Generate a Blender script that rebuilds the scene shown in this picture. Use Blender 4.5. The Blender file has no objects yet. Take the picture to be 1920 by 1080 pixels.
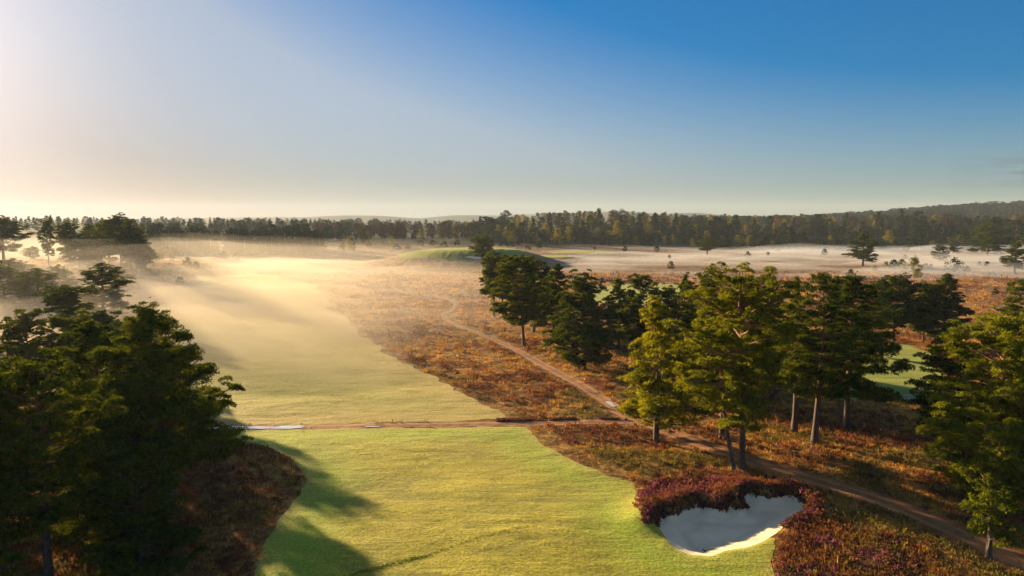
import bpy, math, random
import numpy as np

SC = bpy.context.scene
COL = SC.collection
R = math.radians
rng = np.random.default_rng(7)
random.seed(7)

# ------------------------------------------------------------------ camera
CAM_Z = 26.0
F = 1280.0
HOR = 411.0
PITCH = math.atan((540 - HOR) / F)
SUN_AZ = -45.0      # degrees from +Y, negative = towards -X
SUN_EL = 10.5
SKY_K = .27

cam_d = bpy.data.cameras.new('camera')
cam_d.lens = 24.0
cam_d.sensor_width = 36.0
cam_d.clip_start = 0.5
cam_d.clip_end = 30000
cam = bpy.data.objects.new('camera', cam_d)
COL.objects.link(cam)
cam.location = (0, 0, CAM_Z)
cam.rotation_euler = (math.pi / 2 - PITCH, 0, 0)
SC.camera = cam


def ray(px, py):
    u = (px - 960) / F
    v = (540 - py) / F
    c, s = math.cos(PITCH), math.sin(PITCH)
    return np.array([u, c + v * s, -s + v * c])


# ------------------------------------------------------------------ noise / helpers
def _hash(ix, iy, seed):
    h = (ix.astype(np.int64) * 374761393 + iy.astype(np.int64) * 668265263 + seed * 974634777) & 0xffffffff
    h = ((h ^ (h >> 13)) * 1274126177) & 0xffffffff
    h = h ^ (h >> 16)
    return (h & 0xffffff) / float(0xffffff)


def vnoise(x, y, seed=0):
    x = np.asarray(x, float); y = np.asarray(y, float)
    ix = np.floor(x); iy = np.floor(y)
    fx = x - ix; fy = y - iy
    fx = fx * fx * fx * (fx * (fx * 6 - 15) + 10); fy = fy * fy * fy * (fy * (fy * 6 - 15) + 10)
    a = _hash(ix, iy, seed); b = _hash(ix + 1, iy, seed)
    c = _hash(ix, iy + 1, seed); d = _hash(ix + 1, iy + 1, seed)
    return (a * (1 - fx) + b * fx) * (1 - fy) + (c * (1 - fx) + d * fx) * fy


def fbm(x, y, o=4, seed=0):
    s = 0; a = 0.5; t = 0
    for k in range(o):
        s = s + a * vnoise(x * 2 ** k + 17.3 * k, y * 2 ** k - 9.1 * k, seed + k); t += a; a *= 0.5
    return s / t


def sstep(a, b, x):
    t = np.clip((x - a) / (b - a), 0, 1)
    return t * t * (3 - 2 * t)


def sdf_poly(x, y, poly):
    """signed distance, negative inside"""
    x = np.asarray(x, float); y = np.asarray(y, float)
    P = np.asarray(poly, float); n = len(P)
    d = np.full(x.shape, 1e18); s = np.ones(x.shape)
    for i in range(n):
        ax, ay = P[i]; bx, by = P[i - 1]
        ex, ey = bx - ax, by - ay
        wx, wy = x - ax, y - ay
        t = np.clip((wx * ex + wy * ey) / (ex * ex + ey * ey + 1e-12), 0, 1)
        dx, dy = wx - ex * t, wy - ey * t
        d = np.minimum(d, dx * dx + dy * dy)
        c1 = y >= ay; c2 = y < by; c3 = ex * wy > ey * wx
        flip = (c1 & c2 & c3) | (~c1 & ~c2 & ~c3)
        s = np.where(flip, -s, s)
    return s * np.sqrt(d)


def sdf_line(x, y, pts):
    P = np.asarray(pts, float)
    d = np.full(np.shape(x), 1e18); side = np.zeros(np.shape(x))
    for i in range(len(P) - 1):
        ax, ay = P[i]; bx, by = P[i + 1]
        ex, ey = bx - ax, by - ay
        wx, wy = x - ax, y - ay
        t = np.clip((wx * ex + wy * ey) / (ex * ex + ey * ey + 1e-12), 0, 1)
        q = (wx - ex * t) ** 2 + (wy - ey * t) ** 2
        m = q < d
        side = np.where(m, np.sign(ex * wy - ey * wx), side)
        d = np.where(m, q, d)
    return np.sqrt(d), side


def smooth_line(pts, n=10):
    P = np.asarray(pts, float)
    P = np.vstack([2 * P[0] - P[1], P, 2 * P[-1] - P[-2]])
    out = []
    for i in range(1, len(P) - 2):
        for k in range(n):
            t = k / n
            out.append(0.5 * ((2 * P[i]) + (-P[i - 1] + P[i + 1]) * t + (2 * P[i - 1] - 5 * P[i] + 4 * P[i + 1] - P[i + 2]) * t * t
                              + (-P[i - 1] + 3 * P[i] - 3 * P[i + 1] + P[i + 2]) * t ** 3))
    out.append(P[-2])
    return np.array(out)


# ------------------------------------------------------------------ ground plan
def flat(px, py, z=0.0):
    d = ray(px, py)
    t = (z - CAM_Z) / d[2]
    return (d[0] * t, d[1] * t)


BUNKER = [flat(a, b, -0.62 if b < 985 else (-.35 if b < 1010 else -.05)) for a, b in [(1230, 989), (1237, 970), (1254, 977), (1266, 976), (1277, 968), (1302, 958), (1316, 955), (1327, 963), (1345, 966), (1362, 967),
          (1368, 958), (1387, 967), (1394, 960), (1384, 945), (1404, 934), (1431, 942), (1452, 943), (1477, 939), (1493, 943), (1508, 954), (1514, 974), (1493, 979),
          (1475, 987), (1460, 1004), (1431, 1016), (1402, 1027), (1360, 1033), (1333, 1044), (1295, 1041), (1268, 1031), (1252, 1014)]]
FAIR_NEAR = [flat(a, b) for a, b in [(470, 1110), (485, 1060), (500, 1010), (540, 955), (568, 920), (573, 890), (550, 862), (505, 840), (440, 824), (340, 818), (250, 812), (250, 807),
             (450, 806), (700, 803), (985, 800), (1015, 832), (1080, 868), (1140, 892), (1188, 904), (1196, 925), (1188, 955), (1205, 975), (1245, 992),
             (1280, 1000), (1340, 1005), (1390, 1000), (1430, 1000), (1452, 1012), (1456, 1028), (1446, 1052), (1462, 1110)]]
FAIR_NEAR += [(18, 38), (14, 20), (-20, 20), (-21, 38)]
FAIR_FAR = [flat(a, b) for a, b in [(240, 795), (450, 797), (700, 793), (960, 788), (940, 772), (900, 755), (830, 715), (765, 682), (700, 640), (650, 600), (615, 565), (590, 535),
            (520, 520), (460, 508), (400, 515), (345, 540), (300, 575), (240, 640), (180, 720)]]
FAIR_GAP = [flat(a, b) for a, b in [(1560, 748), (1640, 752), (1720, 752), (1790, 745), (1765, 700), (1748, 665), (1700, 645), (1640, 652), (1560, 660), (1520, 700)]]
FAIR_BACK = [flat(a, b) for a, b in [(1085, 556), (1110, 541), (1150, 533), (1230, 530), (1290, 534), (1300, 548), (1280, 566), (1190, 575), (1110, 570)]]
GREEN_LEFT = [flat(a, b) for a, b in [(345, 541), (370, 532), (430, 528), (480, 531), (492, 540), (450, 549), (380, 550)]]
TRACK = smooth_line([flat(a, b) for a, b in [(640, 538), (730, 546), (810, 556), (852, 566), (850, 580), (832, 592), (850, 607), (900, 627), (955, 650), (1010, 680), (1075, 715), (1135, 752), (1172, 780),
          (1240, 806), (1300, 830), (1380, 858), (1450, 880), (1592, 920), (1700, 957), (1809, 1005), (1900, 1050)]], 6)
CROSS = smooth_line([flat(a, b) for a, b in [(200, 810), (380, 804), (450, 802), (570, 800), (700, 798), (960, 795), (1100, 792), (1190, 794), (1240, 806)]], 6)
HEATHER_PATCH = [flat(a, b) for a, b in [(1196, 925), (1230, 898), (1300, 893), (1400, 893), (1460, 905), (1530, 940), (1560, 985), (1700, 1010), (1800, 1060), (1800, 1120), (1460, 1120), (1446, 1052), (1452, 1028), (1520, 985),
                 (1400, 925), (1300, 950), (1225, 1000), (1188, 960)]]
PLATEAU_G = [(-235, 268), (-215, 262), (-185, 268), (-150, 274), (-131, 280), (-133, 287), (-160, 290), (-200, 290), (-250, 300)]

KX, KY = -27.0, 402.0      # raised green


def knoll(x, y):
    a = ((x - KX) / (46 + 5 * np.sin(y * .05))) ** 2 + ((y - KY) / 42) ** 2
    h = 8.6 * (1 - sstep(0.42, 1.35, np.sqrt(a)))
    b = np.sqrt(((x - 22) / 26) ** 2 + ((y - 436) / 30) ** 2)
    h = np.maximum(h, 2.6 * (1 - sstep(0.3, 1.3, b)))
    c = np.sqrt(((x - 48) / 42) ** 2 + ((y - 480) / 30) ** 2)
    return np.maximum(h, 2.2 * (1 - sstep(0.2, 1.3, c)))


def H(x, y):
    x = np.asarray(x, float); y = np.asarray(y, float)
    z = 0.5 * (fbm(x / 60, y / 60, 3, 3) - .5) * sstep(40, 120, np.abs(x) + y * .5)
    far = sstep(150, 400, y)
    z = z + far * 2.0 * (fbm(x / 90, y / 90, 3, 5) - .5)
    # left plateau with its bank
    xe = np.interp(y, [0, 150, 200, 246, 330, 420, 520, 700], [-420, -330, -200, -124, -128, -150, -270, -500])
    xe = xe + 8 * (fbm(x / 30, y / 30, 2, 9) - .5)
    z = z + 6.0 * sstep(0, 26, xe - x) * (1 - .5 * sstep(330, 460, y))
    # bumps on the bank
    bk = np.exp(-((x + 118) / 24) ** 2 - ((y - 285) / 30) ** 2)
    z = z + bk * 1.3 * (0.6 + fbm(x / 12, y / 12, 3, 31))
    z = z + knoll(x, y)
    # rising ground to the woods
    z = z + 5.0 * sstep(430, 620, y) * sstep(260, 60, x) 
    z = z + 15.0 * sstep(575, 790, y) * sstep(-120, 80, x)
    z = z + 5.0 * sstep(600, 900, y) * sstep(-60, -300, x)
    q = x / np.maximum(y, 1)
    z = z + 42.0 * sstep(.32, .82, q) * sstep(1000, 1750, y) * (1 - .55 * sstep(1950, 2500, y)) * (0.85 + .3 * fbm(x / 300, y / 300, 2, 12))
    z = z + sstep(3200, 4600, y) * (14 + 95 * np.clip(fbm(x / 1100 + 3.2, y / 2600, 3, 41) - .42, 0, 1) * 2 * sstep(-.6, .1, q))
    z = z + (.34 * (fbm(x / 13, y / 7, 3, 80) - .5) + .07 * (fbm(x / 1.6, y / 1.0, 2, 81) - .5)) * sstep(190, 120, y)
    # heath micro relief
    z = z + .28 * (fbm(x / 2.6, y / 2.6, 2, 77) - .5) * heathness(x, y)
    # bunker: mound round the back, hollow inside
    m = (x > 2) & (x < 40) & (y > 42) & (y < 74)
    if np.any(m):
        xm = x[m]; ym = y[m]
        sb = sdf_poly(xm, ym, BUNKER)
        side = sstep(56.0, 60.5, ym + .35 * (20 - xm) * (xm < 20) )
        lip = np.exp(-((sb - .9) / 1.9) ** 2) * (.08 + .6 * side) * (sb > 0) 
        lip = np.where(sb > 0, lip * sstep(0, .5, sb), 0)
        bowl = -(0.6 * sstep(0.15, -.5, sb) * (0.25 + .75 * side) + .5 * sstep(0, -3.0, sb) * (1.2 - .75 * side))
        z[m] = z[m] * sstep(0, 8, sb) + lip + bowl
    return z


_hcache = {}


def heathness(x, y):
    """1 on heath, 0 on mown grass, tracks"""
    h = np.ones(np.shape(x))
    near = (np.abs(x) < 300) & (y < 320) & (y > 10)
    if np.any(near):
        xm = np.asarray(x)[near]; ym = np.asarray(y)[near]
        d = sdf_poly(xm, ym, FAIR_NEAR)
        for P in (FAIR_FAR, FAIR_GAP, FAIR_BACK):
            d = np.minimum(d, sdf_poly(xm, ym, P))
        t, _ = sdf_line(xm, ym, TRACK); d = np.minimum(d, t - 1.25)
        t, _ = sdf_line(xm, ym, CROSS); d = np.minimum(d, t - .8)
        if True:
            mm = (xm > 0) & (xm < 45) & (ym < 80)
            if np.any(mm):
                d[mm] = np.minimum(d[mm], sdf_poly(xm[mm], ym[mm], BUNKER))
        h[near] = sstep(-.1, 1.2, d)
    return h


# variable grid
def spacing(lo, hi, fine_lo, fine_hi, step, g):
    a = list(np.arange(fine_lo, fine_hi + 1e-6, step))
    s = step; v = a[-1]; up = []
    while v < hi:
        s *= g; v += s; up.append(v)
    s = step; v = a[0]; dn = []
    while v > lo:
        s *= g; v -= s; dn.append(v)
    return np.array(dn[::-1] + a + up)


XS = spacing(-5200, 5200, -42, 42, .36, 1.0165)
YS = spacing(-160, 6600, 42, 108, .30, 1.0130)
GX, GY = np.meshgrid(XS, YS)
GZ = H(GX.ravel(), GY.ravel()).reshape(GX.shape)
NY, NX = GX.shape


def Hg(x, y):
    """height read off the built ground grid"""
    x = np.atleast_1d(np.asarray(x, float)); y = np.atleast_1d(np.asarray(y, float))
    i = np.clip(np.searchsorted(XS, x) - 1, 0, NX - 2); j = np.clip(np.searchsorted(YS, y) - 1, 0, NY - 2)
    fx = (x - XS[i]) / (XS[i + 1] - XS[i]); fy = (y - YS[j]) / (YS[j + 1] - YS[j])
    return (GZ[j, i] * (1 - fx) + GZ[j, i + 1] * fx) * (1 - fy) + (GZ[j + 1, i] * (1 - fx) + GZ[j + 1, i + 1] * fx) * fy


def hit(px, py):
    d = ray(px, py)
    t = np.concatenate([np.arange(30, 700, .5), np.arange(700, 5000, 4)])
    x = d[0] * t; y = d[1] * t; z = CAM_Z + d[2] * t
    g = Hg(x, y)
    k = np.argmax(z <= g)
    if z[k] > g[k]:
        k = len(t) - 1
    return x[k], y[k], g[k]


def link_mesh(name, verts, faces_flat, nper, mats, parent=None, smooth=False, matidx=None, attr=None, colattr=None):
    me = bpy.data.meshes.new(name)
    verts = np.asarray(verts, np.float32)
    faces_flat = np.asarray(faces_flat, np.int32).ravel()
    nf = len(faces_flat) // nper
    me.vertices.add(len(verts)); me.vertices.foreach_set('co', verts.ravel())
    me.loops.add(len(faces_flat)); me.loops.foreach_set('vertex_index', faces_flat)
    me.polygons.add(nf)
    me.polygons.foreach_set('loop_start', np.arange(0, nf * nper, nper, dtype=np.int32))
    me.polygons.foreach_set('loop_total', np.full(nf, nper, np.int32))
    for m in (mats if isinstance(mats, (list, tuple)) else [mats]):
        me.materials.append(m)
    if matidx is not None:
        me.polygons.foreach_set('material_index', np.asarray(matidx, np.int32))
    if attr:
        for k, v in attr.items():
            a = me.attributes.new(k, 'FLOAT', 'POINT'); a.data.foreach_set('value', np.asarray(v, np.float32))
    if colattr is not None:
        a = me.attributes.new('tint', 'FLOAT_COLOR', 'POINT')
        c = np.ones((len(verts), 4), np.float32); c[:, :3] = colattr
        a.data.foreach_set('color', c.ravel())
    me.update(calc_edges=True)
    if smooth:
        me.polygons.foreach_set('use_smooth', np.ones(nf, bool))
    o = bpy.data.objects.new(name, me)
    COL.objects.link(o)
    if parent: o.parent = parent
    return o


def tag(o, label=None, cat=None, group=None, kind=None):
    if label: o['label'] = label
    if cat: o['category'] = cat
    if group: o['group'] = group
    if kind: o['kind'] = kind
    return o


# ------------------------------------------------------------------ materials
class NT:
    def __init__(s, name):
        s.m = bpy.data.materials.new(name); s.m.use_nodes = True
        s.t = s.m.node_tree; s.t.nodes.clear()
        s.out = s.t.nodes.new('ShaderNodeOutputMaterial')

    def n(s, typ, **kw):
        nd = s.t.nodes.new(typ)
        for k, v in kw.items():
            if k.startswith('i_'):
                k2 = k[2:]
                k2 = int(k2) if k2.isdigit() else k2.replace('_', ' ')
                if isinstance(v, bpy.types.NodeSocket): s.t.links.new(v, nd.inputs[k2])
                else: nd.inputs[k2].default_value = v
            else: setattr(nd, k, v)
        return nd

    def l(s, a, b): s.t.links.new(a, b)

    def noise(s, scale, vec=None, detail=4, rough=.55, out='Fac'):
        nd = s.n('ShaderNodeTexNoise'); nd.inputs['Scale'].default_value = scale
        nd.inputs['Detail'].default_value = detail; nd.inputs['Roughness'].default_value = rough
        if vec is not None: s.l(vec, nd.inputs['Vector'])
        return nd.outputs[out]

    def ramp(s, fac, stops, interp='LINEAR'):
        nd = s.n('ShaderNodeValToRGB'); cr = nd.color_ramp; cr.interpolation = interp
        while len(cr.elements) < len(stops): cr.elements.new(.5)
        for e, (p, c) in zip(cr.elements, stops):
            e.position = p; e.color = (*c, 1) if len(c) == 3 else c
        s.l(fac, nd.inputs[0]); return nd.outputs['Color']

    def mix(s, fac, a, b, mode='MIX'):
        nd = s.n('ShaderNodeMix', data_type='RGBA', blend_type=mode)
        for i, v in ((0, fac), (6, a), (7, b)):
            if isinstance(v, bpy.types.NodeSocket): s.l(v, nd.inputs[i])
            elif i == 0: nd.inputs[0].default_value = v
            else: nd.inputs[i].default_value = (*v, 1)
        return nd.outputs[2]

    def math(s, op, a, b=0.0, clamp=False):
        nd = s.n('ShaderNodeMath', operation=op); nd.use_clamp = clamp
        for i, v in ((0, a), (1, b)):
            if isinstance(v, bpy.types.NodeSocket): s.l(v, nd.inputs[i])
            else: nd.inputs[i].default_value = v
        return nd.outputs[0]

    def coords(s, scale=(1, 1, 1), rot=0, out='Object'):
        tc = s.n('ShaderNodeTexCoord'); mp = s.n('ShaderNodeMapping')
        s.l(tc.outputs[out], mp.inputs[0]); mp.inputs['Scale'].default_value = scale
        mp.inputs['Rotation'].default_value = (0, 0, rot)
        return mp.outputs[0]


def mat_heath():
    T = NT('heath_ground')
    co = T.coords()
    big = T.noise(.035, co, 5, .6); mid = T.noise(.35, co, 5, .65); fine = T.noise(2.2, co, 4, .7)
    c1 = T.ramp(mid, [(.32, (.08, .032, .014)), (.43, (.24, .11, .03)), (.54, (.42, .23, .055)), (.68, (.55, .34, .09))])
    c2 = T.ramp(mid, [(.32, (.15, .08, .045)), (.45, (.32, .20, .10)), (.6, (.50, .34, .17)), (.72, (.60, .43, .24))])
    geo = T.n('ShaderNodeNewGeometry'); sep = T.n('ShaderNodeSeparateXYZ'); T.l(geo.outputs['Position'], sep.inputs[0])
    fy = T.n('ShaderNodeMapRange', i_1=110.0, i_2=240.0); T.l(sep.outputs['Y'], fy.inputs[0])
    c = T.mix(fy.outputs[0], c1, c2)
    red = T.ramp(big, [(.5, (0, 0, 0)), (.68, (1, 1, 1))])
    c = T.mix(T.math('MULTIPLY', red, .45), c, (.20, .075, .045))
    c = T.mix(T.ramp(fine, [(.35, (.55, .55, .55)), (.65, (0, 0, 0))]), c, (.035, .018, .012))
    # woodland floor beyond the heath
    wf = T.n('ShaderNodeMapRange', i_1=540.0, i_2=600.0); T.l(sep.outputs['Y'], wf.inputs[0])
    c = T.mix(wf.outputs[0], c, T.ramp(T.noise(.04, co, 4), [(.4, (.03, .035, .015)), (.6, (.06, .05, .025))]))
    b = T.n('ShaderNodeBump'); b.inputs['Strength'].default_value = .9; b.inputs['Distance'].default_value = .35
    hh = T.math('ADD', T.math('MULTIPLY', mid, 2.0), fine); T.l(hh, b.inputs['Height'])
    p = T.n('ShaderNodeBsdfPrincipled'); T.l(c, p.inputs['Base Color']); p.inputs['Roughness'].default_value = .95
    p.inputs['Specular IOR Level'].default_value = .1
    T.l(b.outputs[0], p.inputs['Normal']); T.l(p.outputs[0], T.out.inputs[0])
    return T.m


def mat_grass(name, cols, edgecol=None, bump=.06, wide=1.0, sheen=.1):
    T = NT(name)
    co = T.coords(); co2 = T.coords((.25, 1.6, 1), .25)
    big = T.noise(.07, co, 4, .6); mid = T.noise(.5, co2, 5, .6); fine = T.noise(4.5, co, 4, .75)
    sm = T.noise(2.0, co, 4, .7)
    c = T.ramp(T.math('ADD', T.math('ADD', T.math('MULTIPLY', big, .4), T.math('MULTIPLY', mid, .3)), T.math('MULTIPLY', sm, .3)), [(.42, cols[0]), (.5, cols[1]), (.58, cols[2])])
    if edgecol:
        at = T.n('ShaderNodeAttribute', attribute_name='edge')
        e = T.math('ADD', at.outputs['Fac'], T.math('MULTIPLY', T.math('SUBTRACT', mid, .5), 5.0))
        f = T.n('ShaderNodeMapRange', i_1=-2.2 * wide, i_2=-7.5 * wide, i_3=1.0, i_4=0.0); T.l(e, f.inputs[0])
        c = T.mix(T.math('MULTIPLY', f.outputs[0], .75), c, edgecol[0])
        f2 = T.n('ShaderNodeMapRange', i_1=.0, i_2=-2.8 * wide, i_3=1.0, i_4=0.0); T.l(e, f2.inputs[0])
        c = T.mix(T.math('MULTIPLY', f2.outputs[0], .8), c, edgecol[1])
    br = T.ramp(T.math('ADD', T.math('MULTIPLY', T.noise(1.3, co, 6, .8), .6), T.math('MULTIPLY', T.noise(.09, co, 2), .4)), [(.52, (0, 0, 0)), (.60, (1, 1, 1))])
    c = T.mix(T.math('MULTIPLY', br, .5), c, (.36, .25, .05))
    c = T.mix(T.ramp(fine, [(.3, (.9, .9, .9)), (.58, (0, 0, 0))]), c, (cols[0][0] * .45, cols[0][1] * .5, cols[0][2] * .4))
    b = T.n('ShaderNodeBump'); b.inputs['Strength'].default_value = .8; b.inputs['Distance'].default_value = bump
    hh = T.math('ADD', T.math('ADD', T.math('MULTIPLY', mid, 2.2), T.math('MULTIPLY', sm, 1.5)), T.math('MULTIPLY', fine, 1.0)); T.l(hh, b.inputs['Height'])
    p = T.n('ShaderNodeBsdfPrincipled'); T.l(c, p.inputs['Base Color']); p.inputs['Roughness'].default_value = .8
    p.inputs['Specular IOR Level'].default_value = .15
    p.inputs['Sheen Weight'].default_value = sheen; p.inputs['Sheen Roughness'].default_value = .4
    p.inputs['Sheen Tint'].default_value = (.95, .85, .4, 1)
    T.l(b.outputs[0], p.inputs['Normal']); T.l(p.outputs[0], T.out.inputs[0])
    return T.m


def mat_dirt():
    T = NT('track_dirt')
    co = T.coords()
    n1 = T.noise(.8, co, 5, .65); n2 = T.noise(6, co, 3, .6)
    c = T.ramp(n1, [(.35, (.22, .066, .016)), (.55, (.42, .14, .03)), (.7, (.50, .20, .05))])
    at = T.n('ShaderNodeAttribute', attribute_name='edge')
    rut = T.math('ABSOLUTE', T.math('SUBTRACT', T.math('ABSOLUTE', at.outputs['Fac']), .75))
    f = T.n('ShaderNodeMapRange', i_1=.1, i_2=.45, i_3=1.0, i_4=0.0); T.l(rut, f.inputs[0])
    c = T.mix(T.math('MULTIPLY', f.outputs[0], .75), c, (.52, .24, .08))
    g = T.n('ShaderNodeMapRange', i_1=.05, i_2=.42, i_3=1.0, i_4=0.0); T.l(T.math('ABSOLUTE', at.outputs['Fac']), g.inputs[0])
    c = T.mix(T.math('MULTIPLY', g.outputs[0], T.math('MULTIPLY', T.math('SUBTRACT', n1, .38), 4.0, True), True), c, (.26, .19, .05))
    c = T.mix(T.ramp(n2, [(.35, (.5, .5, .5)), (.6, (0, 0, 0))]), c, (.13, .06, .025))
    b = T.n('ShaderNodeBump'); b.inputs['Strength'].default_value = .7; b.inputs['Distance'].default_value = .12
    T.l(T.math('SUBTRACT', n1, T.math('MULTIPLY', f.outputs[0], .35)), b.inputs['Height'])
    p = T.n('ShaderNodeBsdfPrincipled'); T.l(c, p.inputs['Base Color']); p.inputs['Roughness'].default_value = .9
    T.l(b.outputs[0], p.inputs['Normal']); T.l(p.outputs[0], T.out.inputs[0])
    return T.m


def mat_sand():
    T = NT('bunker_sand')
    co = T.coords()
    n1 = T.noise(.6, co, 4); n2 = T.noise(9, co, 3)
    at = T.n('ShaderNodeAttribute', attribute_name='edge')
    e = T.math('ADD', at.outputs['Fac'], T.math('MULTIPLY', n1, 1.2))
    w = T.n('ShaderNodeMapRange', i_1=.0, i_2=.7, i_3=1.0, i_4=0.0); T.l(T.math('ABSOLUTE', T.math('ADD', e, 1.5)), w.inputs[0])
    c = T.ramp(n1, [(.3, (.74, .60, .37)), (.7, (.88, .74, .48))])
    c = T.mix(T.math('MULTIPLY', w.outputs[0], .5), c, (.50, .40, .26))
    c = T.mix(T.ramp(n2, [(.35, (.25, .25, .25)), (.6, (0, 0, 0))]), c, (.66, .58, .42))
    b = T.n('ShaderNodeBump'); b.inputs['Strength'].default_value = .35; b.inputs['Distance'].default_value = .03
    wv = T.math('SINE', T.math('MULTIPLY', at.outputs['Fac'], 16.0))
    T.l(T.math('ADD', T.math('MULTIPLY', wv, .3), n2), b.inputs['Height'])
    p = T.n('ShaderNodeBsdfPrincipled'); T.l(c, p.inputs['Base Color']); p.inputs['Roughness'].default_value = .9
    T.l(b.outputs[0], p.inputs['Normal']); T.l(p.outputs[0], T.out.inputs[0])
    return T.m


def mat_puddle():
    T = NT('puddle_pale')
    p = T.n('ShaderNodeBsdfPrincipled'); p.inputs['Base Color'].default_value = (.86, .82, .78, 1)  # opaque near-white base, coloured like pale gravel under a clear coat
    p.inputs['Roughness'].default_value = .3; p.inputs['IOR'].default_value = 1.33
    p.inputs['Coat Weight'].default_value = 1.0; p.inputs['Coat Roughness'].default_value = .05
    b = T.n('ShaderNodeBump'); b.inputs['Strength'].default_value = .1; b.inputs['Distance'].default_value = .02
    T.l(T.noise(3, T.coords(), 3), b.inputs['Height']); T.l(b.outputs[0], p.inputs['Normal'])
    T.l(p.outputs[0], T.out.inputs[0]); return T.m


def mat_leaf(name, dark, mid, light, transl=.35, rnd=.10):
    T = NT(name)
    co = T.coords()
    n = T.noise(.45, co, 3, .6)
    n2 = T.noise(2.4, co, 3, .7)
    oi = T.n('ShaderNodeObjectInfo')
    f = T.math('ADD', T.math('ADD', T.math('MULTIPLY', n, .45), T.math('MULTIPLY', n2, .65)), T.math('MULTIPLY', T.math('SUBTRACT', oi.outputs['Random'], .5), rnd))
    c = T.ramp(f, [(.40, dark), (.53, mid), (.68, light)])
    d = T.n('ShaderNodeBsdfDiffuse'); T.l(c, d.inputs[0])
    tr = T.n('ShaderNodeBsdfTranslucent'); T.l(T.mix(1.0, c, (1.7, 1.4, .4), 'MULTIPLY'), tr.inputs[0])
    m = T.n('ShaderNodeMixShader'); m.inputs[0].default_value = transl
    T.l(d.outputs[0], m.inputs[1]); T.l(tr.outputs[0], m.inputs[2])
    T.l(m.outputs[0], T.out.inputs[0])
    return T.m


def mat_bark():
    T = NT('pine_bark')
    co = T.coords((1, 1, .3))
    n = T.noise(6, co, 4, .7)
    tc = T.n('ShaderNodeTexCoord'); sp = T.n('ShaderNodeSeparateXYZ'); T.l(tc.outputs['Object'], sp.inputs[0])
    up = T.n('ShaderNodeMapRange', i_1=3.5, i_2=9.0); T.l(sp.outputs['Z'], up.inputs[0])
    lo = T.ramp(n, [(.35, (.035, .026, .02)), (.65, (.13, .095, .07))])
    hi = T.ramp(n, [(.35, (.10, .04, .02)), (.65, (.30, .13, .06))])
    c = T.mix(up.outputs[0], lo, hi)
    b = T.n('ShaderNodeBump'); b.inputs['Strength'].default_value = .8; b.inputs['Distance'].default_value = .05; T.l(n, b.inputs['Height'])
    p = T.n('ShaderNodeBsdfPrincipled'); T.l(c, p.inputs['Base Color']); p.inputs['Roughness'].default_value = .9
    T.l(b.outputs[0], p.inputs['Normal']); T.l(p.outputs[0], T.out.inputs[0]); return T.m


def mat_plain(name, col, rough=.7):
    T = NT(name)
    n = T.noise(8, T.coords(), 3)
    c = T.ramp(n, [(.3, tuple(v * .8 for v in col)), (.7, col)])
    p = T.n('ShaderNodeBsdfPrincipled'); T.l(c, p.inputs['Base Color']); p.inputs['Roughness'].default_value = rough
    T.l(p.outputs[0], T.out.inputs[0]); return T.m


def mat_tint(name, transl=.3):
    T = NT(name)
    at = T.n('ShaderNodeAttribute', attribute_name='tint')
    d = T.n('ShaderNodeBsdfDiffuse'); T.l(at.outputs['Color'], d.inputs[0])
    tr = T.n('ShaderNodeBsdfTranslucent'); T.l(at.outputs['Color'], tr.inputs[0])
    m = T.n('ShaderNodeMixShader'); m.inputs[0].default_value = transl
    T.l(d.outputs[0], m.inputs[1]); T.l(tr.outputs[0], m.inputs[2]); T.l(m.outputs[0], T.out.inputs[0])
    return T.m


M_HEATH = mat_heath()
M_FAIR = mat_grass('fairway_grass', [(.20, .195, .011), (.40, .345, .013), (.57, .46, .03)], [(.26, .44, .01), (.40, .36, .04)], sheen=.25)
M_FAIR2 = mat_grass('far_fairway_grass', [(.20, .22, .02), (.33, .33, .03), (.46, .41, .07)], [(.40, .34, .08), (.50, .32, .10)], wide=4.2, sheen=.2)
M_GREEN = mat_grass('green_grass', [(.11, .18, .015), (.16, .24, .02), (.24, .3, .03)], None, .03)
M_DIRT = mat_dirt(); M_SAND = mat_sand(); M_PUDDLE = mat_puddle()
M_PINE = mat_leaf('pine_needles', (.014, .034, .010), (.055, .088, .012), (.16, .18, .018), .28)
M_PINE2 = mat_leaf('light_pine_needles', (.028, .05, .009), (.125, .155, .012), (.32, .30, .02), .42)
M_PINE3 = mat_leaf('sun_toned_pine_needles', (.035, .06, .009), (.13, .165, .013), (.27, .29, .02), .42)  # brighter needle copy, sunlight put into the colour of the right-edge pines
M_FARP = mat_leaf('far_pine_needles', (.008, .020, .012), (.017, .036, .017), (.038, .058, .018), .15)
M_BIRCH = mat_leaf('birch_leaves', (.03, .05, .012), (.075, .10, .016), (.19, .17, .022), .35, .6)
M_BROWN = mat_leaf('bare_twigs', (.04, .026, .02), (.075, .045, .032), (.12, .075, .045), .1)
M_BARK = mat_bark()
M_DEAD = mat_plain('dead_wood', (.34, .26, .19), .9)
M_TINT = mat_tint('heather_sprigs')

# ------------------------------------------------------------------ ground and overlays
idx = np.arange(NY * NX).reshape(NY, NX)
a = idx[:-1, :-1].ravel(); b = idx[:-1, 1:].ravel(); c = idx[1:, 1:].ravel(); d = idx[1:, :-1].ravel()
TRI = np.concatenate([np.stack([a, b, c], 1), np.stack([a, c, d], 1)])
V = np.stack([GX.ravel(), GY.ravel(), GZ.ravel()], 1)
ground = link_mesh('ground', V, TRI, 3, M_HEATH, smooth=True)
tag(ground, kind='structure')


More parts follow.
